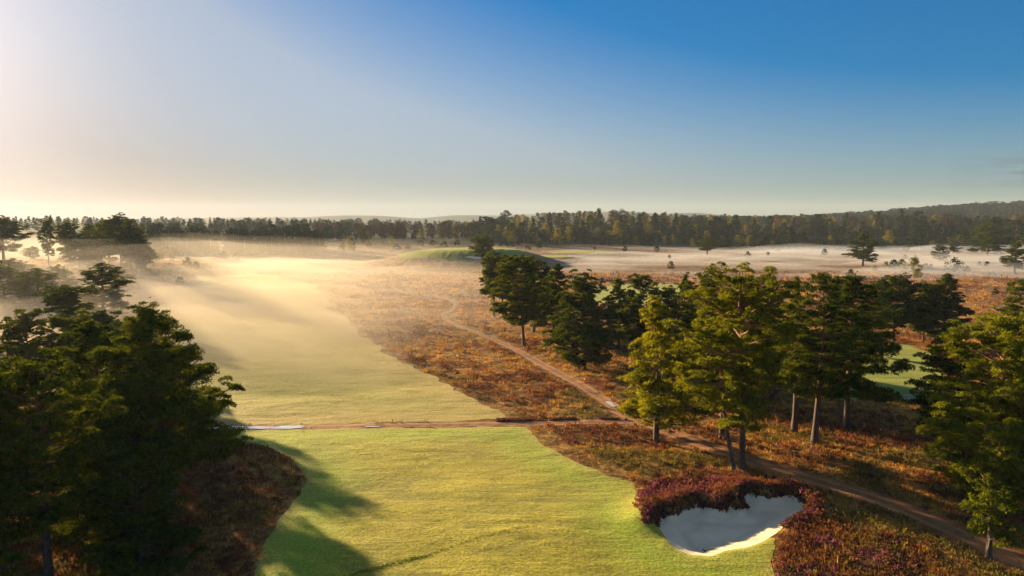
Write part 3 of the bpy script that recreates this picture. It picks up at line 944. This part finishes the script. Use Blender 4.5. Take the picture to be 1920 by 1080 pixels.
for i, (px, pyb, h) in enumerate([(1336, 512, 4.5), (1360, 512, 2.5), (1406, 533, 3.2), (1433, 529, 2.5), (1690, 505, 5.5), (1712, 514, 8), (1676, 506, 5), (1661, 504, 4), (1716, 488, 3.4), (1697, 486, 3),
                                  (1735, 508, 4), (1720, 522, 4.5), (1790, 510, 7), (1812, 511, 3.5), (1836, 498, 2.6), (1866, 554, 2.4), (1480, 470, 5), (1546, 479, 5), (1492, 469, 5), (1460, 472, 4), (1172, 472, 4.5),
                                  (1232, 472, 4), (1255, 486, 3), (1258, 505, 4.5), (1402, 483, 4), (1300, 466, 5), (1372, 468, 6), (1395, 469, 5), (1745, 505, 3), (1640, 508, 3), (1595, 520, 3.5), (1620, 530, 3), (1115, 470, 3),
                                  (1505, 548, 2), (1440, 480, 3), (1880, 488, 4), (1850, 500, 3)]):
    pxtree('birch' if i % 3 else 'bush', px, pyb, h, .95 if i % 3 else 1.3, 'small shrub standing in the mist on the right heath', 'shrubs scattered over the misty heath')
for i, (px, pyb, h) in enumerate([(744, 467, 4), (765, 467, 3), (788, 462, 5), (812, 461, 4.5), (832, 461, 4), (858, 460, 4), (990, 467, 3), (1012, 466, 3.5), (958, 462, 4), (944, 461, 5)]):
    pxtree('bush', px, pyb, h, 1.8, 'dark gorse bush on the rim of the raised green', 'gorse bushes round the raised green')
for i, (px, pyb) in enumerate([(443, 488), (420, 486), (320, 484), (340, 480), (310, 478), (352, 500), (300, 488), (365, 477), (368, 505), (338, 543), (50, 480), (120, 487), (28, 470)]):
    pxtree('bush' if i % 2 else 'birch', px, pyb, random.uniform(2.5, 5), 1.2, 'small bush on the bank at the far left of the valley', 'bushes on the left bank')


def merge(kindlist, pts, name, label):
    VV = []; FF = []; MI = []; n = 0
    mats = [M_BARK, M_FARP, M_BIRCH, M_BROWN]
    mi = {'pine': 1, 'spire': 1, 'bush': 1, 'birch': 2, 'bare': 3}
    for (x, y, h, w) in pts:
        k = random.choice(kindlist)
        _, v, f, nt, hh, ww = random.choice(FAR[k])
        keep = np.concatenate([np.arange(nt), nt + np.nonzero(rng.random(len(f) - nt) < .5)[0]])
        f = f[keep]
        us, inv = np.unique(f, return_inverse=True); v = v[us]; f = inv.reshape(-1, 3)
        a_ = random.uniform(0, 6.28); ca, sa = math.cos(a_), math.sin(a_)
        vx = (v[:, 0] * ca - v[:, 1] * sa) * w / ww + x; vy = (v[:, 0] * sa + v[:, 1] * ca) * w / ww + y
        g = float(Hg(x, y)[0])
        VV.append(np.stack([vx, vy, v[:, 2] * h / hh + g - .3], 1)); FF.append(f + n); n += len(v)
        MI.append(np.where(keep < nt, 0, mi[k]))
    o = link_mesh(name, np.concatenate(VV), np.concatenate(FF), 3, mats, matidx=np.concatenate(MI))
    tag(o, label, 'woodland', None, 'stuff'); return o


pts = []
for i in range(420):
    y = random.uniform(572, 740); q = random.uniform(-.06, .80)
    pts.append((q * y, y, random.uniform(4, 8), random.uniform(7, 11)))
merge(['pine', 'pine', 'pine', 'birch'], pts, 'undergrowth', 'dark bushy undergrowth closing the foot of the right-hand tree line')
pts = []
for i in range(130):
    px_ = random.uniform(268, 600); y = random.uniform(480, 545)
    pts.append(((px_ - 960) / F * y, y, random.uniform(4, 7), random.uniform(6, 10)))
merge(['pine'], pts, 'undergrowth', 'dark bushy undergrowth at the foot of the left-hand wood')
pts = []
for i in range(420):
    y = random.uniform(740, 1100); q = random.uniform(-.10, .82)
    pts.append((q * y, y, random.uniform(12, 18), random.uniform(9, 12)))
merge(['pine', 'pine', 'birch', 'bare', 'spire'], pts, 'woodland', 'mass of mixed woodland rising behind the tree line on the right')
pts = []
for i in range(900):
    y = random.uniform(1250, 2050) ; q = random.uniform(.24, .88)
    pts.append((q * y, y, random.uniform(14, 19), random.uniform(18, 28)))
merge(['pine', 'spire', 'pine'], pts, 'woodland', 'blue-green wooded ridge on the right horizon')
pts = []
for i in range(330):
    y = random.uniform(820, 1700); q = random.uniform(-.86, -.05)
    pts.append((q * y, y, random.uniform(13, 19), random.uniform(10, 15)))
merge(['pine', 'spire', 'spire'], pts, 'woodland', 'pale hazy conifer woods on the left horizon')

# ------------------------------------------------------------------ heather, dry grass
def scatter_tufts(n, ymin, ymax, name, seed, size, mode):
    r = np.random.default_rng(seed)
    # density falls with distance
    y = ymin * (ymax / ymin) ** r.random(n)
    x = (r.random(n) * 2 - 1) * (.84 * y)
    ok = heathness(x, y) > r.choice([.02, .2, .35, .5], n)
    if mode == 'patch':
        ok &= (sdf_poly(x, y, HEATHER_PATCH) < 0)
    x, y = x[ok], y[ok]
    ph = .5 + (fbm(x / 11, y / 8, 3, 61) - .5) * 1.35; pf = fbm(x / 2.2, y / 2.2, 2, 62)
    sd = sdf_poly(x, y, HEATHER_PATCH) if mode != 'x' else None
    fog = sstep(100, 200, y)
    ph = ph + .085 * sstep(84, 92, y) * sstep(40, 30, x)
    # kinds: 0 heather brown-purple, 1 dry grass, 2 olive
    v = ph + (pf - .5) * .5 + r.normal(0, .05, len(x)) - .10 * fog
    left = (x < -14) & (y < 85)
    inp = (sd < 1.0) | left
    kind = np.where(v < .43 - .05 * fog, 0, np.where(v < .63, 1, 2))
    kind = np.where((kind == 2) & (y > 105) & (r.random(len(x)) < .8), 1, kind)
    kind = np.where(inp & (r.random(len(x)) < .52), 0, kind)
    df = np.minimum(sdf_poly(x, y, FAIR_NEAR), sdf_poly(x, y, FAIR_FAR))
    verge = (df < 2.6) & (x > -6) & (sd > 2.5)
    kind = np.where(verge & (r.random(len(x)) < .85), np.where(r.random(len(x)) < .6, 1, 2), kind)
    pal = np.array([[.22, .075, .032], [.62, .31, .05], [.21, .155, .028]])
    col = pal[kind] * r.uniform(.6, 1.35, (len(x), 1))
    pink = (kind == 0) & (r.random(len(x)) < np.where(sd < 0, .75, .12)) & (fbm(x / 2.5, y / 2.5, 3, 70) > .53)
    col[pink] = (np.array([.32, .085, .13]) * (r.random((pink.sum(), 1)) < .5) + np.array([.19, .06, .07]) * .5) * r.uniform(.5, 1.2, (pink.sum(), 1))
    rust = (kind == 0) & ~pink & (r.random(len(x)) < .35)
    col[rust] = np.array([.28, .11, .035]) * r.uniform(.6, 1.2, (rust.sum(), 1))
    z = Hg(x, y)
    s = size * (y / 60) ** .55 * np.exp(r.normal(-.12, .24, len(x))) * np.where(verge, .6, 1)
    nb = 12
    C = np.stack([x, y, z - .03], 1)
    off = r.normal(0, 1, (len(x), nb, 3)) * np.array([.45, .45, 0]) * s[:, None, None]
    P = C[:, None, :] + off
    up = np.array([.0, 0, 1.0]) + r.normal(0, .42, (len(x), nb, 3)); up[..., 2] = np.abs(up[..., 2])
    up[kind == 1] *= [.8, .8, 1.15]
    hgt = s[:, None, None] * r.uniform(.45, .95, (len(x), nb, 1)) * (1 - .25 * np.minimum(1, np.linalg.norm(off, axis=2, keepdims=True) / s[:, None, None] / 1.2))
    sv = np.cross(up, r.normal(0, 1, (len(x), nb, 3))); sv /= np.linalg.norm(sv, axis=2, keepdims=True)
    w = s[:, None, None] * r.uniform(.08, .2, (len(x), nb, 1))
    tip = P + up * hgt
    # heather sprigs are broad at the top, grass is broad at the foot
    hm = (kind != 1)[:, None, None]
    A = np.where(hm, tip + sv * w, P + sv * w * .6); B = np.where(hm, tip - sv * w, P - sv * w * .6); D = np.where(hm, P + up * hgt * .15, tip)
    VV = np.stack([A, B, D], 2).reshape(-1, 3)
    cc = np.repeat(col, nb * 3, 0)
    o = link_mesh(name, VV, np.arange(len(VV)), 3, M_TINT, colattr=cc)
    return o


o = scatter_tufts(78000, 44, 330, 'heather', 1, .31, 'all'); tag(o, 'brown and purple heather mixed with dry golden grass over the heath', 'heather', None, 'stuff')
o = scatter_tufts(60000, 47, 75, 'flowering_heather', 2, .26, 'patch'); tag(o, 'pink flowering heather round the back of the bunker', 'heather', None, 'stuff')


# dark heather hummocks between the cross track and the sandy track
def hummocks():
    r = np.random.default_rng(5); VV = []; CC = []
    n = 420
    y = r.uniform(88, 150, n); x = r.uniform(-12, 34, n)
    ok = (heathness(x, y) > .8) & (fbm(x / 6, y / 6, 2, 90) > .52)
    x, y = x[ok], y[ok]
    for i in range(len(x)):
        m = 150; s = r.uniform(.5, 1.1)
        d = r.normal(0, 1, (m, 3)); d /= np.linalg.norm(d, axis=1)[:, None]; d[:, 2] = abs(d[:, 2])
        P = np.array([x[i], y[i], Hg(x[i], y[i])[0] - .1]) + d * s * [1, 1, .7]
        v, f = tufts(P, d, .16, 1, r, .5)
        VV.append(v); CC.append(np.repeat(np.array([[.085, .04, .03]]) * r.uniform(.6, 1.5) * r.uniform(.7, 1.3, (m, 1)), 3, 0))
    VV = np.concatenate(VV)
    return link_mesh('heather', VV, np.arange(len(VV)), 3, M_TINT, colattr=np.concatenate(CC))


def track_bank():
    r = np.random.default_rng(44); n = 900
    x = r.uniform(-2, 15, n); x = x[vnoise(x / 1.1, x * 0, 3) > .3]; n = len(x); L = np.array(CROSS)
    y = np.interp(x, L[:, 0], L[:, 1]) + r.uniform(.9, 1.2 + 1.6 * vnoise(x / 2.3, x * 0, 6), n)
    z = Hg(x, y); VV = []; CC = []
    C = np.stack([x, y, z], 1)
    v, f = tufts(C, np.tile([0, 0, 1.0], (n, 1)), .30, 9, r, .75)
    return link_mesh('heather', v, f, 3, M_TINT, colattr=np.repeat(np.array([[.09, .04, .03]]) * r.uniform(.6, 3.0, (n, 1)), 27, 0))  # tufts coloured dark to stand for the bank's shade beside the track


tag(track_bank(), 'heather bank along the right half of the cross track, coloured dark as shade', 'heather', None, 'stuff')
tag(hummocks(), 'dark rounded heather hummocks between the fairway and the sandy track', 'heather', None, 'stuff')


# heather edge hanging over the bunker's back wall
def lip():
    r = np.random.default_rng(8)
    P = np.array(BUNKER); seg = []
    for i in range(len(P)):
        A, B = P[i], P[(i + 1) % len(P)]
        L = np.linalg.norm(B - A)
        for k in range(int(L * 60)):
            q = A + (B - A) * r.random(); seg.append(q)
    seg = np.array(seg)
    nrm = seg - P.mean(0); nrm /= np.linalg.norm(nrm, axis=1)[:, None]
    keep = seg[:, 1] > 55.6 - .0 * seg[:, 0]
    seg = seg[keep]; nrm = nrm[keep]
    o_ = r.uniform(-.15, 1.5, (len(seg), 1))
    q = seg + nrm * o_
    z = Hg(q[:, 0], q[:, 1]) + r.uniform(-.05, .1, len(q))
    C = np.stack([q[:, 0], q[:, 1], z], 1)
    D = np.stack([-nrm[:, 0] * .5, -nrm[:, 1] * .5, np.full(len(q), .7)], 1)
    v, f = tufts(C, D, .34, 4, r, .55)
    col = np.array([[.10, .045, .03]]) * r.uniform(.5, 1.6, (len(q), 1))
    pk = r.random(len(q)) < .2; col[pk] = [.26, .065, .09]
    return link_mesh('heather', v, f, 3, M_TINT, colattr=np.repeat(col, 12, 0))


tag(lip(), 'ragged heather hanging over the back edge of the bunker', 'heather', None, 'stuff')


# small grass tufts over the mown turf
def turf():
    r = np.random.default_rng(15); n = 260000
    y = 44 * (150 / 44) ** r.random(n); x = (r.random(n) * 1.5 - .75) * y
    d = np.minimum(sdf_poly(x, y, FAIR_NEAR), sdf_poly(x, y, FAIR_FAR))
    ok = (d < -.1); x, y = x[ok], y[ok]; d = d[ok]
    pt = fbm(x / 1.5, y / 5, 3, 95)
    k = r.random(len(x)) < np.clip((pt - .25) * 2, .1, 1); x, y = x[k], y[k]
    z = Hg(x, y) + .01
    s = (.022 + .022 * r.random(len(x))) * (y / 55) ** .8
    C = np.stack([x, y, z], 1)
    v, f = tufts(C, np.tile([0, 0, 1.0], (len(x), 1)), 1.0, 3, r, .7)
    vv = v.reshape(-1, 3, 3, 3); vv = C[:, None, None, :] + (vv - C[:, None, None, :]) * s[:, None, None, None] * 1.3
    col = np.array([[.34, .36, .03]]) * r.uniform(.6, 1.3, (len(x), 1)) * np.array([[1, 1, 1]])
    return link_mesh('grass', vv.reshape(-1, 3), np.arange(len(vv) * 9), 3, M_TINT, colattr=np.repeat(col, 9, 0))


def rut():
    r = np.random.default_rng(21); n = 1000
    L = smooth_line([flat(a, b) for a, b in [(560, 1110), (640, 1086), (700, 1068), (755, 1052), (805, 1040), (900, 1010), (1010, 985)]], 8)
    t = r.random(n) ** 1.7 * (len(L) - 1); i = t.astype(int); f = (t - i)[:, None]
    q = L[i] * (1 - f) + L[np.minimum(i + 1, len(L) - 1)] * f + r.normal(0, .16, (n, 2))
    C = np.stack([q[:, 0], q[:, 1], Hg(q[:, 0], q[:, 1])], 1)
    v, f = tufts(C, np.tile([0, 0, 1.0], (n, 1)), .09, 5, r, .8)
    return link_mesh('grass', v, f, 3, M_TINT, colattr=np.repeat(np.array([[.17, .19, .02]]) * r.uniform(.6, 1.5, (n, 1)), 15, 0))


tag(rut(), 'ragged line of longer dark grass crossing the near fairway', 'grass', None, 'stuff')
tag(turf(), 'short yellow-green turf blades of the mown fairway', 'grass', None, 'stuff')

# ------------------------------------------------------------------ small things
def box_mesh(name, boxes, mat, parent=None):
    VV = []; FF = []; n = 0
    for (cx, cy, cz, sx, sy, sz, rz) in boxes:
        c_, s_ = math.cos(rz), math.sin(rz); bv = .12 * min(sx, sy)
        ring = [(-sx / 2 + bv, -sy / 2), (sx / 2 - bv, -sy / 2), (sx / 2, -sy / 2 + bv), (sx / 2, sy / 2 - bv), (sx / 2 - bv, sy / 2), (-sx / 2 + bv, sy / 2), (-sx / 2, sy / 2 - bv), (-sx / 2, -sy / 2 + bv)]
        for zz in (-sz / 2, sz / 2):
            for (u, w) in ring: VV.append((cx + u * c_ - w * s_, cy + u * s_ + w * c_, cz + zz))
        for i in range(8):
            j = (i + 1) % 8; FF += [(n + i, n + j, n + 8 + j), (n + i, n + 8 + j, n + 8 + i)]
        for i in range(1, 7): FF += [(n, n + i + 1, n + i), (n + 8, n + 8 + i, n + 8 + i + 1)]
        n += 16
    return link_mesh(name, VV, np.array(FF), 3, mat, parent)


M_WHITE = mat_plain('white_paint', (.8, .78, .74), .5)
x, y, g = hit(1406, 776)
e = bpy.data.objects.new('marker_post', None); COL.objects.link(e); e.location = (x, y, g)
tag(e, 'short white marker post standing behind the double-trunked pine', 'post')
box_mesh('post', [(0, 0, .35, .16, .16, .9, .2)], M_WHITE, e)
box_mesh('cap', [(0, 0, .83, .22, .22, .06, .2)], M_WHITE, e)
x, y, g = hit(1704, 753)
e = bpy.data.objects.new('bench', None); COL.objects.link(e); e.location = (x, y, g); e.rotation_euler = (0, 0, .3)
tag(e, 'small pale wooden bench at the near end of the green fairway gap', 'bench')
M_WOOD = mat_plain('pale_wood', (.42, .36, .28), .8)
box_mesh('seat', [(0, 0, .45, 1.6, .42, .05, 0)], M_WOOD, e)
box_mesh('backrest', [(0, .22, .75, 1.6, .05, .35, 0)], M_WOOD, e)
for sx in (-.7, .7): box_mesh('leg', [(sx, 0, .2, .08, .4, .44, 0)], M_WOOD, e)
x, y, g = hit(1321, 1034)
e = bpy.data.objects.new('bunker_rake', None); COL.objects.link(e); e.location = (x, y, g + .08); e.rotation_euler = (0, 0, .25)
tag(e, 'dark bunker rake lying on the sand near the front edge', 'rake')
M_DARK = mat_plain('dark_rubber', (.05, .045, .04), .6)
v, f = tube(np.array([[0, 0, 0], [.9, .05, .01]]), [.02, .02], 6); link_mesh('handle', v, quads2tris(f), 3, M_DARK, e)
box_mesh('rake_head', [(-.02, 0, 0, .07, .5, .06, 0)] + [(-.02, -.22 + .055 * k, -.04, .02, .02, .07, 0) for k in range(9)], M_DARK, e)


# ------------------------------------------------------------------ haze and mist
def vol_mat(name, density, col, g):
    T = NT(name)
    p = T.n('ShaderNodeVolumePrincipled'); p.inputs['Color'].default_value = (*col, 1)
    p.inputs['Density'].default_value = density; p.inputs['Anisotropy'].default_value = g
    T.l(p.outputs[0], T.out.inputs['Volume'])
    return T.m


def box_closed(name, x0, x1, y0, y1, z0, z1, mat):
    v = [(x0, y0, z0), (x1, y0, z0), (x1, y1, z0), (x0, y1, z0), (x0, y0, z1), (x1, y0, z1), (x1, y1, z1), (x0, y1, z1)]
    f = [0, 3, 2, 1, 4, 5, 6, 7, 0, 1, 5, 4, 1, 2, 6, 5, 2, 3, 7, 6, 3, 0, 4, 7]
    return link_mesh(name, v, f, 4, mat)


HAZE_D = .00007
hz = box_closed('haze', XS[0] - 5, XS[-1] + 5, YS[0] - 5, YS[-1] + 5, GZ.min() - 1.5, GZ.max() + 24, vol_mat('haze_air', HAZE_D, (.72, .86, 1), .15))
tag(hz, kind='stuff')


def mist(name, x0, x1, y0, y1, step, top_fn, mat, label):
    xs = np.arange(x0, x1 + .1, step); ys = np.arange(y0, y1 + .1, step)
    X, Y = np.meshgrid(xs, ys); G = Hg(X.ravel(), Y.ravel()).reshape(X.shape)
    T = top_fn(X, Y, G)
    zt = np.maximum(T, G - .5); zb = G - 1.2
    n, w = X.shape
    VV = np.concatenate([np.stack([X.ravel(), Y.ravel(), zt.ravel()], 1), np.stack([X.ravel(), Y.ravel(), zb.ravel()], 1)])
    ii = np.arange(n * w).reshape(n, w); a = ii[:-1, :-1].ravel(); b = ii[:-1, 1:].ravel(); c = ii[1:, 1:].ravel(); d = ii[1:, :-1].ravel()
    F_ = [np.stack([a, b, c, d], 1), np.stack([a, d, c, b], 1) + n * w]
    def side(p):
        F_.append(np.stack([p[1:], p[:-1], p[:-1] + n * w, p[1:] + n * w], 1))
    side(ii[0, :]); side(ii[::-1, 0]); side(ii[-1, ::-1]); side(ii[:, -1])
    o = link_mesh(name, VV, np.concatenate(F_), 4, mat, smooth=False)
    tag(o, label, 'mist', None, 'stuff'); return o


def top1(X, Y, G):
    px = X / np.maximum(Y, 1) * F + 960
    n = fbm(X / 34, Y / 60, 4, 21); n2 = fbm((X + Y) / 16, (X - Y) / 50, 3, 22)
    env = sstep(92, 150, Y + .22 * (X + 60)) * sstep(450, 380, Y) * sstep(900, 560, px) * sstep(-330, -270, X)
    lvl = env * (3.5 + (6.5 + 5 * sstep(-40, -120, X)) * n + 4.0 * (n2 - .5)) * (1 - .5 * sstep(230, 380, Y)) - 1.0
    low = np.minimum(G, 3.0)
    return lvl + low * .3


def top1b(X, Y, G):
    px = X / np.maximum(Y, 1) * F + 960
    n = fbm(X / 70, Y / 40, 4, 25); n2 = fbm(X / 25, Y / 12, 3, 26)
    env = sstep(100, 175, Y) * sstep(470, 350, Y) * sstep(1080, 780, px)
    return env * (1.6 + 5.5 * n + 3.0 * (n2 - .5)) - .7 + np.minimum(G, 2) * .6


def top2(X, Y, G):
    n = fbm(X / 110, Y / 30, 4, 23); n2 = fbm(X / 45, Y / 14, 3, 24)
    env = sstep(225, 330, Y) * sstep(640, 570, Y) * sstep(0, 60, X) * (.7 + .3 * sstep(0.1, .5, X / np.maximum(Y, 1)))
    return env * (11.0 * n * n + 8.0 * (n2 - .45)) - .9 + np.minimum(G, 2) * .7


def top3(X, Y, G):
    n = fbm(X / 90, Y / 120, 3, 29)
    e = sstep(100, 200, Y) * sstep(500, 420, Y) * sstep(-420, -340, X) * sstep(60, -110, X)
    return e * (11 + 10 * n) - 1 + np.minimum(G, 5) * .4


mist('mist', -420, 80, 90, 660, 6.0, top3, vol_mat('bank_mist', .0009, (1, .93, .82), .35), 'faint golden haze hanging round the trees of the left bank')
mist('mist', -330, 20, 80, 520, 3.0, top1, vol_mat('valley_mist', .0062, (.82, .73, .60), .2), 'thick golden mist lying in the valley on the left')
def top4(X, Y, G):
    px = X / np.maximum(Y, 1) * F + 960
    n = fbm((X + Y) / 17, (X - Y) / 55, 3, 33); n2 = fbm(X / 40, Y / 30, 3, 34)
    env = sstep(91, 120, Y + .15 * (X + 40)) * sstep(300, 190, Y) * sstep(900 , 560, px) * sstep(-190, -150, X)
    return env * (.2 + 4.6 * n2 + 5.0 * (n - .3)) * (1 + .5 * sstep(-30, -80, X)) * sstep(0, .35, env) - .6 + G * .5


mist('mist', -190, 10, 85, 310, 2.5, top4, vol_mat('near_mist', .019, (.80, .70, .54), .1), 'low golden mist spilling over the fairway just beyond the cross track')
mist('mist', -200, 90, 95, 470, 4.0, top1b, vol_mat('thin_mist', .0065, (.84, .75, .62), .15), 'thin veil of mist over the golden heath in the middle')
mist('mist', -10, 520, 215, 640, 4.0, top2, vol_mat('heath_mist', .0125, (.93, .97, 1), .1), 'flat band of pale mist over the right-hand heath')

# ------------------------------------------------------------------ light
sd = bpy.data.lights.new('sun', 'SUN'); sd.energy = 4.4; sd.angle = R(1.0); sd.color = (1.0, .74, .42)
so = bpy.data.objects.new('sun', sd); COL.objects.link(so)
az, el = R(SUN_AZ), R(SUN_EL)
to = np.array([math.sin(az) * math.cos(el), math.cos(az) * math.cos(el), math.sin(el)])
import mathutils
so.rotation_euler = mathutils.Vector(to).to_track_quat('Z', 'Y').to_euler()
so.location = (-100, 100, 100)

w = bpy.data.worlds.new('World'); SC.world = w; w.use_nodes = True
nt = w.node_tree; nt.nodes.clear()
N = nt.nodes.new; Lk = nt.links.new
out = N('ShaderNodeOutputWorld'); bg = N('ShaderNodeBackground'); sky = N('ShaderNodeTexSky')
sky.sky_type = 'NISHITA'; sky.sun_disc = False; sky.sun_elevation = el; sky.sun_rotation = az
sky.air_density = 1.0; sky.dust_density = .45; sky.ozone_density = 5.0; sky.altitude = 60
bg.inputs[1].default_value = .055
hs = N('ShaderNodeHueSaturation')
# highlight roll-off of the glow round the sun
lum = N('ShaderNodeRGBToBW'); Lk(sky.outputs[0], lum.inputs[0])
m1 = N('ShaderNodeMath'); m1.operation = 'MULTIPLY_ADD'; Lk(lum.outputs[0], m1.inputs[0]); m1.inputs[1].default_value = SKY_K; m1.inputs[2].default_value = 1.0
m2 = N('ShaderNodeMath'); m2.operation = 'DIVIDE'; m2.inputs[0].default_value = 1.0; Lk(m1.outputs[0], m2.inputs[1])
mx = N('ShaderNodeVectorMath'); mx.operation = 'SCALE'; Lk(sky.outputs[0], mx.inputs[0]); Lk(m2.outputs[0], mx.inputs['Scale'])
mr = N('ShaderNodeMapRange'); Lk(lum.outputs[0], mr.inputs[0])
for k_, v_ in ((1, 1.0), (2, 3.4), (3, 1.7), (4, .55)): mr.inputs[k_].default_value = v_
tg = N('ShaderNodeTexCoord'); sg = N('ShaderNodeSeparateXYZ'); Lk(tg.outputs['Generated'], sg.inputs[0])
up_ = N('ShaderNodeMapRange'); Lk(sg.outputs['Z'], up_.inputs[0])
for k_, v_ in ((1, .36), (2, .65), (3, 0.0), (4, 1.0)): up_.inputs[k_].default_value = v_  # overhead sky, out of view, greyed and brightened to neutralise fill light in shade
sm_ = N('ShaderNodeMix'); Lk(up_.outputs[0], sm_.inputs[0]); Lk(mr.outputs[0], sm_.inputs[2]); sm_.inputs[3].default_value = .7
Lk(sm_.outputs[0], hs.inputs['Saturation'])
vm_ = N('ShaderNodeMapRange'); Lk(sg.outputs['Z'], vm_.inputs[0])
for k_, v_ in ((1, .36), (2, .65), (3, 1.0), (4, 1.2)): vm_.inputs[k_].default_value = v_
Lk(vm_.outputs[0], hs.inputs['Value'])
dp = N('ShaderNodeVectorMath'); dp.operation = 'DOT_PRODUCT'; Lk(tg.outputs['Generated'], dp.inputs[0]); dp.inputs[1].default_value = tuple(to)
mt = N('ShaderNodeMapRange'); Lk(lum.outputs[0], mt.inputs[0])
for k_, v_ in ((1, 3.0), (2, 9.0), (3, 0.0), (4, 1.0)): mt.inputs[k_].default_value = v_
tn = N('ShaderNodeMix'); tn.data_type = 'RGBA'; tn.blend_type = 'MULTIPLY'; Lk(mt.outputs[0], tn.inputs[0]); tn.inputs[7].default_value = (1.08, .87, .81, 1)
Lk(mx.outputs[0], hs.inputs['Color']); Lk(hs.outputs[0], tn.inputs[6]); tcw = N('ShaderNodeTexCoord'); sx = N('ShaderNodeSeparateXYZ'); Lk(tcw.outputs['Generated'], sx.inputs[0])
def wm(op, a, b=0.0, cl=False):
    q = N('ShaderNodeMath'); q.operation = op; q.use_clamp = cl
    for i, v in ((0, a), (1, b)):
        if isinstance(v, bpy.types.NodeSocket): Lk(v, q.inputs[i])
        else: q.inputs[i].default_value = v
    return q.outputs[0]
qx = wm('DIVIDE', sx.outputs['X'], wm('MAXIMUM', sx.outputs['Y'], .05)); qz = wm('DIVIDE', sx.outputs['Z'], wm('MAXIMUM', sx.outputs['Y'], .05))
cb_ = N('ShaderNodeCombineXYZ'); Lk(wm('MULTIPLY', qx, 9.0), cb_.inputs[0]); Lk(wm('MULTIPLY', qz, 95.0), cb_.inputs[1])
cn = N('ShaderNodeTexNoise'); cn.inputs['Scale'].default_value = 1.0; cn.inputs['Detail'].default_value = 5; Lk(cb_.outputs[0], cn.inputs['Vector'])
band = wm('MULTIPLY', wm('SUBTRACT', 1.0, wm('ABSOLUTE', wm('DIVIDE', wm('SUBTRACT', qz, .066), .034)), True), wm('MULTIPLY', wm('SUBTRACT', qx, .63), 9.0, True), True)
cf = wm('MULTIPLY', wm('MULTIPLY', wm('SUBTRACT', cn.outputs['Fac'], .43), 7.0, True), band, True)
cm = N('ShaderNodeMix'); cm.data_type = 'RGBA'; Lk(wm('MULTIPLY', cf, .95), cm.inputs[0]); aur = wm('POWER', wm('MAXIMUM', dp.outputs['Value'], 0.0), 55.0)
ag = N('ShaderNodeMix'); ag.data_type = 'RGBA'; ag.blend_type = 'ADD'; ag.inputs[0].default_value = 1.0
ac = N('ShaderNodeVectorMath'); ac.operation = 'SCALE'; ac.inputs[0].default_value = (2.9, 2.55, 2.4); Lk(aur, ac.inputs['Scale'])
Lk(tn.outputs[2], ag.inputs[6]); Lk(ac.outputs[0], ag.inputs[7]); Lk(ag.outputs[2], cm.inputs[6]); cm.inputs[7].default_value = (.6, .85, 1.1, 1)
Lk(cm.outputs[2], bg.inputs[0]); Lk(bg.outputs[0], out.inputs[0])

vs = SC.view_settings
SC.display_settings.display_device = 'sRGB'
vs.view_transform = 'Standard'; vs.look = 'None'; vs.gamma = 1; vs.use_curve_mapping = False
vs.exposure = 1.9
cy = SC.cycles
cy.max_bounces = 6; cy.diffuse_bounces = 3; cy.glossy_bounces = 2; cy.transmission_bounces = 3; cy.volume_bounces = 1; cy.transparent_max_bounces = 8
cy.use_denoising = True
cy.use_adaptive_sampling = True; cy.adaptive_threshold = .02
cy.sample_clamp_indirect = 4
cy.caustics_reflective = False; cy.caustics_refractive = False
